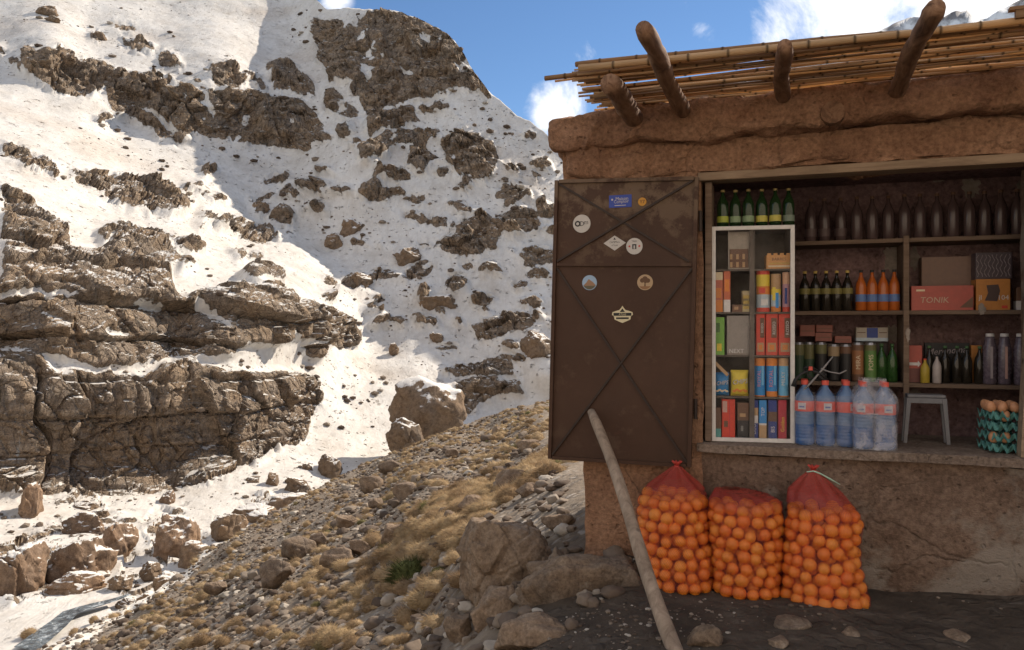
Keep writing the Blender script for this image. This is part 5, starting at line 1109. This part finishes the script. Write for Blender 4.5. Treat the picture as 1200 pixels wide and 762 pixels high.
carton(K, 1144, 1184, 327, 362, .475, .12, [(1, C_('carton_orange', (.48, .19, .04)))], 'orange carton with a dark figure and white digits on the second shelf', 'carton', 'orange_carton', d_104, z0=ZS[1] + .001, shape=rrect(2, .02))
def d_scrib(m, w, h, y, M):
    for k in range(9):
        x = w * (-.44 + .105 * k); m.tube([(x + .006 * math.sin(i * 1.7 + k), y, h * (.08 + .105 * i)) for i in range(9)], .0016, 4, mi_(M, C_('chalk_grey', (.34, .28, .28))))
zz_ = K.z(1164, 327, .475) + .002; carton(K, 1143, 1187, 296, 325, .49, .10, [(1, C_('dark_pack', (.07, .05, .055)))], 'dark patterned packs lying on top of the orange carton', 'packs', 'patterned_packs', d_scrib, z0=zz_)
carton(K, 1191, 1207, 337, 362, .50, .06, [(.4, WHI), (1, BRN)], 'brown and white packet at the right end of the second shelf', 'packet', 'snack_packet', None, z0=ZS[1] + .001)
# ---- third shelf, left bay
DGC, OLV, DOR = C_('dark_green_can', (.03, .055, .03)), C_('olive_can', (.13, .12, .05)), C_('rust_can', (.28, .12, .05))
for px, dd, segs, lab in ((936, .50, [(.7, DGC), (1, OLV)], 'dark green tall can half hidden by the cabinet'), (948, .52, [(.6, DGC), (1, OLV)], 'dark green tall can with olive top in the row'), (962, .50, [(.75, BLACK), (1, OLV)], 'black tall can with an olive rim'), (977, .50, [(.72, BLACK), (1, C_('pale_rim', (.30, .21, .12)))], 'black tall can with a pale tan rim behind the diagonal rod'),
        (991, .50, [(.8, BLACK), (1, BRN)], 'black tall can with a brown rim left of the rust can'), (1005, .50, [(.2, BRN), (.85, DOR), (1, BRN)], 'rust coloured tall can on the third shelf'), (1020, .50, [(.85, C_('fresh_green_can', (.10, .20, .05))), (1, OLV)], 'fresh green tall can beside the rust can')):
    can(K, K.u(px, dd), dd, ZS[2] + .001, .205 if px not in (991, 977) else .195, .0295, segs, lab, 'tall cans on the third shelf', text={1005: 'MIRA', 1020: 'POMS'}.get(px), tm_=CREAM)
for px in (1033, 1045.5):
    bottle(K, K.u(px, .51), .51, ZS[2] + .001, .20, .0265, G_GREEN, C_('cap_dark_green', (.03, .08, .02)), None, 'small dark green glass bottle at the right of the tall cans', 'bottle', 'green bottles on the third shelf')
for (a, b, c1, c2, lab) in ((937, 955, 381, 394, 'brick red box in the left stack above the cans'), (956, 976, 381, 389, 'upper brick red box of the second stack above the cans'), (955, 975, 390, 400, 'lower brick red box of the second stack above the cans'), (978, 998, 394, 402, 'flat red box above the black cans')):
    carton(K, a, b, c1, c2, .60, .08, [(1, C_('box_brick', (.26, .085, .06)))], lab, 'box', 'red_box', d_patch([(.06, .94, .42, .5, BRN)]), z0=K.z((a + b) / 2, c2, .60))
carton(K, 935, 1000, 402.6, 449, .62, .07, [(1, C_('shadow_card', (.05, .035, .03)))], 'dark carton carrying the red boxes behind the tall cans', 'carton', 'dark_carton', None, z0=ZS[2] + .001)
carton(K, 1003, 1041, 384, 400, .585, .08, [(.25, C_('pale_blue', (.40, .46, .50))), (1, C_('pack_buff', (.34, .29, .23)))], 'buff pack with a blue middle lying on top of the cans', 'pack', 'buff_pack', d_patch([(.34, .68, .25, .98, NAV), (.04, .3, .6, .66, BRN), (.72, .96, .6, .66, BRN)]), z0=K.z(1022, 400, .585))
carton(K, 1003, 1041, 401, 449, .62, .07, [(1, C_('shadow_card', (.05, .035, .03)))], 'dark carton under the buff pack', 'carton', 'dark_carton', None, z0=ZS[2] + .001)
# third shelf, right bay
carton(K, 1064, 1081, 405, 449, .52, .07, [(.38, C_('dark_red', (.16, .05, .04))), (1, C_('dusty_red', (.40, .085, .06)))], 'red box with a pale arrow on the third shelf', 'box', 'red_box', lambda m, w, h, y, M: (m.box(-w * .4, w * .2, y - .0006, y, h * .46, h * .54, mi_(M, WHI)), m.add([(w * .18, y - .0007, h * .41), (w * .4, y - .0007, h * .5), (w * .18, y - .0007, h * .59)], [[0, 1, 2]], mi_(M, WHI))), z0=ZS[2] + .001)
bottle(K, K.u(1084, .49), .49, ZS[2] + .001, .125, .022, paint('yellow_bottle_plastic', (.42, .30, .04), .4), RED, None, 'short yellow bottle next to the red arrow box', 'bottle', None)
bottle(K, K.u(1098, .49), .49, ZS[2] + .001, .145, .021, paint('white_bottle_plastic', (.42, .36, .33), .4), BLACK, None, 'short white bottle on the third shelf', 'bottle', None)
for px in (1089, 1107.5, 1121.5, 1133, 1148):
    bottle(K, K.u(px, .54), .54, ZS[2] + .001, .19, .025, G_DARK, C_('cap_green', (.06, .14, .05)), None, 'small dark bottle with a green capped neck before the black sign', 'bottle', 'small dark bottles on the third shelf')
carton(K, 1084, 1136, 402, 449, .63, .03, [(1, BLACK)], 'black box with white script behind the small dark bottles', 'box', 'black_box', lambda m, w, h, y, M: m.text('Merendina', 0, h * .8, y - .001, h * .24, mi_(M, C_('chalk_grey', (.34, .28, .28))), .1, w * .9, .3), z0=ZS[2] + .001, shape=rrect(2, .02))
carton(K, 1138, 1151, 405, 449, .62, .05, [(1, C_('carton_orange', (.48, .19, .04)))], 'small orange box behind the small dark bottles', 'box', 'orange_box', None, z0=ZS[2] + .001)
for px, cm, lab in ((1160, C_('chalk_grey', (.34, .28, .28)), 'clear bottle with white vertical lettering, left of three'), (1177, C_('dull_pink', (.5, .3, .25)), 'clear bottle with a pink strip, middle of three'), (1196, C_('dull_pink', (.5, .3, .25)), 'clear bottle with a pink strip at the right end of the third shelf')):
    o = bottle(K, K.u(px, .51), .51, ZS[2] + .001, .255, .031, paint('cloudy_bottle_plastic', (.13, .10, .12), .25, 0, .5), WHI, None, lab, 'bottle', None, shoulder=.7, neck=.5)
    m = MB(); m.box(-.004, .007, -.0335, -.031, .03, .19, 0); m.build('label', [cm], o)

# ---- six packs of water on the counter
def water_pack(u, d, cols, label, wrap_h, closed):
    t_ = empty('water_pack', (0, 0, 0)); put(t_, K, u, d, ZC + .001); tag(t_, label, 'water pack'); r = .046; h = .315; first = None
    for j in range(2):
        for i in range(cols):
            if first is None:
                m = MB(); rg = [(0, r * .85, r * .85), (.012, r, r)]; 
                for k in range(9):
                    z = .03 + k * .0155; rg += [(z, r, r), (z + .005, r * .95, r * .95), (z + .0105, r, r)]
                rg += [(.225, r, r), (.25, r * .8, r * .8), (.275, r * .42, r * .42), (.285, r * .3, r * .3), (.30, r * .3, r * .3)]
                m.loft(circle(20), rg, [1 if q[0] < .10 else 0 for q in rg[:-1]]); b = m.build('bottle', [G_WATER, G_BASE], t_, smooth=True)
                m = MB(); m.loft(circle(20), [(.165, r * 1.012, r * 1.012), (.215, r * 1.012, r * 1.012)], [0]); m.box(-.018, .018, -r * 1.03, -r * .99, .175, .207, 1); m.box(-.012, .012, -r * 1.04, -r * 1.03, .184, .192, 2); m.build('label', [C_('label_red', (.62, .10, .07)), C_('label_pale', (.5, .45, .45)), C_('label_ink', (.12, .14, .3))], b)
                m = MB(); m.loft(C16, [(.293, r * .36, r * .36), (.315, r * .35, r * .35)], [0]); m.build('cap', [C_('cap_red', (.6, .09, .06))], b); first = b
            else: b = copy_tree(first, t_)
            b.location = ((i - (cols - 1) / 2) * .094, (j - .5) * .094, 0); b.rotation_euler = (0, 0, .5 * (j * 2 + i) - .3)
    w, dd = cols * .047 + .004, .097; n = 44; rings = []; mb = MB(); shp = rrect(8, .45 if not closed else .35); V = []; N_ = len(shp)
    for k in range(18):
        f = k / 17; z = wrap_h * f; V += [(p[0] * w, p[1] * dd, z) for p in shp]
    V = np.array(V); ph = .010 * fbm(V / .05, 3, 5 + cols) * (.35 + 1.0 * (V[:, 2] / wrap_h)) * (1.5 if closed else 1)
    tight = 1 - (.45 if closed else .0) * sstep(.24, wrap_h, V[:, 2]); V[:, 0] = V[:, 0] * tight + ph * np.sign(V[:, 0]); V[:, 1] = V[:, 1] * tight + ph * np.sign(V[:, 1])
    f = [[i * N_ + k, i * N_ + (k + 1) % N_, (i + 1) * N_ + (k + 1) % N_, (i + 1) * N_ + k] for i in range(17) for k in range(N_)]
    mesh_obj('plastic_wrap', V, f, M_FILM2 if closed else M_FILM, parent=t_); return t_
wu = K.u(967, .10); water_pack(wu, .13, 3, 'pack of blue tinted water bottles with red labels beside the display cabinet', .245, False)
wu2 = K.u(1024, .06); water_pack(wu2 + .0, .085, 2, 'crumpled film wrapped water pack with red labels, right of the first pack', .33, True)
# black strap tangle with a pale rod on the packs
tg0 = K.px(955, 443, .08); sg = empty('hanging_scale', (0, 0, 0)); put(sg, K, tg0[0], .08, tg0[1]); tag(sg, 'black strap and coil tangle with a pale diagonal rod on the water bottles', 'strap')
def KL(px, py, d): u, z = K.px(px, py, d); return (u - tg0[0], d - .08, z - tg0[1])
mB = paint('black_strap', (.02, .018, .018), .55); mG = paint('pale_rod', (.24, .22, .21), .5, .1)
m = MB(); m.tube([KL(938, 461, .06), KL(950, 449, .07), KL(963, 434, .08), KL(976, 418, .09)], [.004, .005, .005, .003], 8); m.build('rod', [mG], sg, smooth=True)
m = MB(); m.tube([KL(962, 432, .08), KL(972, 436, .08), KL(984, 438, .08), KL(992, 434, .08)], .0035, 8); m.build('side_rod', [mG], sg, smooth=True)
m = MB(); m.tube([KL(930, 453, .05), KL(932, 445, .05), KL(939, 438, .06), KL(950, 434, .07), KL(962, 438, .08), KL(970, 446, .09)], [.013, .008, .006, .006, .007, .006], 8); m.build('strap', [mB], sg, smooth=True)
m = MB(); m.tube([KL(955 + 13 * math.cos(a), 438 + 8 * math.sin(a * 1.3), .09 + .015 * math.sin(2 * a)) for a in np.linspace(0, 9, 26)], .005, 6); m.build('coil', [mB], sg, smooth=True)
m = MB(); q = KL(950, 434, .065); m.tube([q, (q[0], q[1], q[2] + .018)], [.011, .009], 10); m.build('cap', [C_('cap_red', (.6, .09, .06))], sg)

# ---- grey plastic stool
M_STOOL = paint('grey_plastic', (.17, .165, .17), .5, 0, .35, .15)
s0, s1 = K.px(1060, 512, .30), K.px(1112, 512, .30); sw = s1[0] - s0[0]; sh = K.z(1085, 463, .30) - ZC; st = empty('plastic_stool', (0, 0, 0)); put(st, K, (s0[0] + s1[0]) / 2, .30, ZC + .001); tag(st, 'low grey plastic stool with splayed thin legs standing on the counter', 'stool')
m = MB(); m.box(-sw / 2 + .012, sw / 2 - .012, -.005, .085, sh - .016, sh, 0, .005); m.box(-sw / 2 + .02, sw / 2 - .02, -.004, .004, sh - .042, sh - .0168, 0, .001); m.build('seat', [M_STOOL], st)
for sx in (-1, 1):
    for y in (0, .07):
        m = MB(); a, b = sx * (sw / 2 - .02), sx * (sw / 2 - .002); v = []
        for z, x, w in ((0, b, .008), (sh - .0166, a, .010)): v += [(x - w, y - .008, z), (x + w, y - .008, z), (x + w, y + .008, z), (x - w, y + .008, z)]
        m.add(v, [[0, 1, 5, 4], [1, 2, 6, 5], [2, 3, 7, 6], [3, 0, 4, 7], [3, 2, 1, 0], [4, 5, 6, 7]]); m.build('leg', [M_STOOL], st)
# ---- teal egg trays
M_TRAY = paint('teal_pulp_tray', (.12, .30, .27), .9, 0, .15, .2, 60, .4); M_EGG = paint('brown_egg_shell', (.50, .24, .12), .5, 0, .35, .15, 60)
eu, ez = K.px(1177, 525, .07); NT_ = 4; tw_ = K.u(1195, .07) - K.u(1158, .07)
def tray_mesh():
    n = 41; a = np.linspace(-1, 1, n); A, B = np.meshgrid(a, a, indexing='ij'); z = .019 * np.cos(A * math.pi * 3) * np.cos(B * math.pi * 3) + .019 + .004 * np.sin(A * 23 + 2 * B) * np.cos(B * 19)
    z = z + .006 * (np.maximum(np.abs(A), np.abs(B)) > .96); q = np.stack([A * tw_ / 2, B * .10, z], -1); q2 = q.copy(); q2[..., 2] -= .003
    i = np.arange(n * n).reshape(n, n); f = np.stack([i[:-1, :-1], i[1:, :-1], i[1:, 1:], i[:-1, 1:]], -1).reshape(-1, 4)
    V = np.concatenate([q.reshape(-1, 3), q2.reshape(-1, 3)]); fr = []
    ed = list(i[:, 0]) + list(i[-1, 1:]) + list(i[::-1, -1][1:]) + list(i[0, ::-1][1:]); m_ = n * n
    for k in range(len(ed) - 1): fr.append([ed[k], ed[k] + m_, ed[k + 1] + m_, ed[k + 1]])
    return V, np.concatenate([f, f[:, ::-1] + m_, np.array(fr)])
tv, tf = tray_mesh(); hstep = (K.z(1177, 474, .07) - ZC - .03) / NT_; tray0 = None
TN = ['lowest', 'second lowest', 'second highest', 'topmost']
for k in range(NT_):
    o = mesh_obj('egg_tray', tv, tf, M_TRAY) if k == 0 else tray0.copy()
    if k: COL.objects.link(o)
    tray0 = tray0 or o; put(o, K, eu + .003 * (k % 2), .07 + .10, ZC + .003 + k * hstep, .12 + .03 * math.sin(k * 2)); tag(o, TN[k] + ' teal pulp egg tray of the stack on the counter', 'egg tray', 'stacked egg trays')
bm = bmesh.new(); bmesh.ops.create_uvsphere(bm, u_segments=16, v_segments=12, radius=.021); ev = np.array([q.co[:] for q in bm.verts]); ev[:, 2] *= 1.28 ; ev[:, :2] *= (1 - .12 * ev[:, 2:] / .027); ef = [[q.index for q in p.verts] for p in bm.faces]; bm.free(); egg0 = None
def egg(du, dv, z, lab, grp):
    global egg0
    o = mesh_obj('egg', ev, ef, M_EGG) if egg0 is None else egg0.copy()
    if egg0 is not None: COL.objects.link(o)
    egg0 = egg0 or o; put(o, K, eu + du, .17 + dv, z); o.rotation_euler = (.3 * math.sin(du * 90), 1.2 * math.cos(dv * 70), du * 40); tag(o, lab, 'egg', grp)
for i in range(3):
    for j in range(3): egg((i - 1) * .048, (j - 1) * .05 - .02, ZC + .003 + NT_ * hstep + .013, 'brown egg lying on the topmost teal tray', 'eggs on the topmost tray')
for k in (1, 2, 3):
    for i in ((0, 1), (), (1,))[k - 1]: egg((i - 1) * .048 + .012 * (k % 2), -.066, ZC + k * hstep + .022, 'brown egg showing between the stacked teal trays', 'eggs between the stacked trays')

# ------------------------------------------------------------------ oranges in red net sacks
t = NT('orange_peel'); n = t.noise(260, 3, .6); o2 = t.n('ShaderNodeObjectInfo'); c = t.ramp(o2.outputs['Random'], [(0, (.78, .19, .018)), (.5, (.85, .25, .022)), (1, (.86, .32, .035))]); t.bump(n, .25, .0012); M_ORANGE = t.set(c, .42, 0, .4)
bm = bmesh.new(); bmesh.ops.create_icosphere(bm, subdivisions=3, radius=1)
ov = np.array([q.co[:] for q in bm.verts]); of = [[q.index for q in p.verts] for p in bm.faces]; bm.free(); ov[:, 2] *= .94; dpl = np.exp(-((ov[:, 0] ** 2 + ov[:, 1] ** 2) / .02)) * (ov[:, 2] > 0); ov[:, 2] -= .06 * dpl
def net_material():
    t = NT('red_net'); uv = t.tc.outputs['UV']; sp = t.n('ShaderNodeSeparateXYZ'); t.l(uv, sp.inputs[0])
    n = t.noise(6, 4, .6); den = t.attr('dense')
    def lines(sgn):
        a = t.math('ADD', sp.outputs[0], t.math('MULTIPLY', sp.outputs[1], sgn)); a = t.math('ADD', a, t.math('MULTIPLY', n, .35)); fr = t.math('FRACT', a); return t.math('LESS_THAN', fr, t.math('ADD', .15, t.math('MULTIPLY', den, .34)))
    a = t.math('MAXIMUM', lines(.55), lines(-.55)); t.set(t.ramp(n, [(.3, (.26, .028, .02)), (.7, (.42, .06, .04))]), .5, 0, .4)
    tr = t.n('ShaderNodeBsdfTransparent'); mx = t.n('ShaderNodeMixShader'); t.l(a, mx.inputs[0]); t.l(tr.outputs[0], mx.inputs[1]); t.l(t.b.outputs[0], mx.inputs[2]); t.l(mx.outputs[0], t.out.inputs[0]); return t.m
M_NET = net_material(); orange0 = None
def new_orange(loc, r, lab, grp):
    global orange0
    o = mesh_obj('orange', ov, of, M_ORANGE) if orange0 is None else orange0.copy()
    if orange0 is not None: COL.objects.link(o)
    orange0 = orange0 or o; o.location = loc; o.scale = (r, r, r); o.rotation_euler = tuple(np.random.default_rng(int(abs(loc[0] * 1e4 + loc[2] * 1e5))).uniform(-3, 3, 3)); tag(o, lab, 'orange', grp)
def sack(label, which, yb, prof, lean, D, full, tie, seed, zoff=0, flat=False):
    """prof: list of (py, px left, px right) of the outline; D: distance in front of the wall of its axis"""
    r = np.random.default_rng(seed); ys = np.array([p[0] for p in prof], float); zs = np.array([K.z((p[1] + p[2]) / 2, p[0], -D) for p in prof]); a = np.array([K.u(p[1], -D) for p in prof]); b = np.array([K.u(p[2], -D) for p in prof])
    zs = zs + .022; z0, z1 = zs.min(), zs.max(); o_ = np.argsort(zs); zs, a, b = zs[o_], a[o_], b[o_]
    cen = lambda z: (np.interp(z, zs, a) + np.interp(z, zs, b)) / 2; hw = lambda z: (np.interp(z, zs, b) - np.interp(z, zs, a)) / 2
    zf = K.z((prof[0][1] + prof[0][2]) / 2, full, -D)
    dep = lambda z: np.minimum(.155, hw(z) * .85) ; dc = lambda z: -D + lean * (z - z0) / (z1 - z0)
    root = empty('orange_sack', K.w(cen(z0), -D, z0), -KA); tag(root, label, 'sack of oranges')
    R = .0305; pts = []; P_ = lambda z, th, ins: (cen(z) + (hw(z) - ins) * math.cos(th), dc(z) + (dep(z) - ins) * math.sin(th), z)
    grp = 'oranges in the ' + which + ' net sack'; lab = 'orange showing through the mesh of the ' + which + ' red net sack'
    rads = []; z = z0 + R * .95; row = 0
    while z < zf - R * .3:
        w_, e_ = hw(z) - R, dep(z) - R; arc = np.linspace(-math.pi - .5, .5, 400); xy = np.c_[w_ * np.cos(arc), e_ * np.sin(arc)]; L = np.r_[0, np.cumsum(np.linalg.norm(np.diff(xy, axis=0), axis=1))]
        n_ = max(3, int(L[-1] / (R * 1.98))); off_ = r.random() * .5 + .5 * (row % 2)
        for k in range(n_):
            th = float(np.interp((k + off_ + r.uniform(-.13, .13)) / n_ * L[-1], L, arc)); rr_ = R * r.uniform(.86, 1.08); pts.append(np.array(P_(z + r.uniform(-.30, .30) * R * (row > 0) , th, rr_ + .003 + r.uniform(0, .006)))); rads.append(rr_)
        z += R * 1.72; row += 1
    for q, s_ in zip(pts, rads): new_orange(K.w(q[0], q[1], q[2]), s_, lab, grp)
    V = []; Fc = []; k = 0; inner = []; tries = 0
    bm = bmesh.new(); bmesh.ops.create_icosphere(bm, subdivisions=2, radius=1); iv = np.array([q.co[:] for q in bm.verts]); if_ = np.array([[q.index for q in p.verts] for p in bm.faces]); bm.free()
    while tries < 9000 and len(inner) < 150:
        tries += 1; z = r.uniform(z0 + R * .8, zf - .02); th = r.uniform(0, 2 * math.pi); ins = R + .004 + (r.random() < .6) * r.uniform(.045, .06)
        if hw(z) - ins < .0: continue
        q = np.array(P_(z, th, ins))
        if all(np.linalg.norm(q - p) > R * 1.6 for p in pts + inner) or (len(inner) < 150 and tries > 9e9): inner.append(q)
    for q in inner: V.append(iv * R + np.array(K.w(*q))); Fc.append(if_ + k); k += len(iv)
    tag(mesh_obj('inner_oranges', np.concatenate(V), np.concatenate(Fc), M_ORANGE), 'oranges deeper inside and at the back of the ' + which + ' net sack', 'oranges', kind='stuff')
    # net
    NU, NV = 120, 70; V = []; uvs = []; den = []; base = np.array([cen(z0), -D, z0])
    PT = np.array(pts); RD = np.array(rads)
    for j in range(NV + 1):
        z = z0 - .004 + (z1 - z0 + .004) * j / NV
        for i in range(NU + 1):
            th = 2 * math.pi * i / NU; c, s = math.cos(th), math.sin(th); fold = (1 + .10 * math.sin(9 * th + 3 * z) * max(0, (z - zf + .02) / (z1 - zf + .02)) )
            bot = min(1, .55 + (z - z0) / .05); zz = max(z, z0)
            q = np.array([cen(zz) + (hw(zz) * fold * bot) * c, dc(zz) + (dep(zz) * fold * bot) * s, z])
            if z < zf + .01:
                dmin = (np.linalg.norm(PT - q, axis=1) - RD).min(); nrm_ = np.array([c, s, 0]); q = q - nrm_ * np.clip(dmin - .003, -.006, .012)
            V.append(q - base); uvs.append((i / NU * 2 * math.pi * .18 / .0075, z / .0075)); den.append(min(1, max(0, (z - zf + .03) / .06)) * .65 + .0)
    f = [[j * (NU + 1) + i, j * (NU + 1) + i + 1, (j + 1) * (NU + 1) + i + 1, (j + 1) * (NU + 1) + i] for j in range(NV) for i in range(NU)]
    o = mesh_obj('net', V, f, M_NET, parent=root); ul_ = o.data.uv_layers.new(name='UVMap'); li = np.zeros(len(o.data.loops), np.int32); o.data.loops.foreach_get('vertex_index', li); ul_.data.foreach_set('uv', np.array(uvs, dtype=np.float32)[li].ravel()); set_attr(o, 'dense', den)
    if tie:
        m = MB(); q = np.array([cen(z1), dc(z1), z1]) - base; m.tube([tuple(q + [0, 0, -.006]), tuple(q + [0, 0, .004])], [.014, .014], 10)
        for k in range(7): a_ = k * .9; m.tube([tuple(q + [0, 0, .004]), tuple(q + [.012 * math.cos(a_), .010 * math.sin(a_), .018]), tuple(q + [.026 * math.cos(a_), .02 * math.sin(a_), .026])], [.006, .007, .003], 5)
        m.build('gathered_top', [paint('red_net_knot', (.45, .05, .035), .6)], root, smooth=True)
        if tie == 2:
            m = MB(); m.tube([tuple(q + [-.03, -.02, -.004]), tuple(q + [0, -.022, .002]), tuple(q + [.03, -.02, -.008]), tuple(q + [.07, -.015, -.03]), tuple(q + [.115, -.01, -.055])], [.003, .004, .004, .004, .002], 6); m.build('string', [paint('pale_green_string', (.35, .50, .38), .6)], root, smooth=True)
    return root
sack('left tied red net sack full of oranges beside the leaning pole', 'left', 695, [(694, 757, 833), (688, 749, 840), (660, 746, 839), (630, 742, 834), (600, 743, 832), (585, 747, 829), (573, 762, 817), (563, 776, 803), (556, 785, 795)], .10, .19, 579, 1, 3)
sack('middle red net sack of oranges with a slack slanted top', 'middle', 703, [(702, 838, 913), (695, 832, 918), (660, 830, 921), (630, 826, 922), (605, 825, 921), (596, 828, 917), (590, 833, 905), (584, 836, 880), (582, 842, 868)], .09, .20, 593, 0, 4)
sack('right tied red net sack of oranges, half empty at its top', 'right', 716, [(713, 922, 1018), (706, 912, 1024), (690, 913, 1018), (650, 915, 1011), (625, 917, 1017), (612, 919, 1013), (600, 921, 1001), (585, 923, 987), (572, 936, 971), (562, 948, 960)], .10, .21, 597, 2, 5)
lo_ = P(743, 673, 3.93); new_orange((lo_[0], lo_[1], lo_[2]), .035, 'lone orange bulging out on the ground behind the leaning pole', None)

# things carrying a few scraps before the kiosk
for k, (px, py, w, lab) in enumerate(((930, 731, 46, 'flat pale stone trodden into the dark ground before the right sack'), (915, 754, 24, 'flat greyish stone near the bottom edge left of the pale stone'), (1130, 748, 30, 'flat dull stone in the dark ground at lower right'), (1000, 742, 22, 'small flat stone right of the pale trodden stone'))):
    boulder('stone', px, py, w, 9, lab, 'fg', 200 + k, sub=3, sink=.4, cat='stone', depth=1.6)
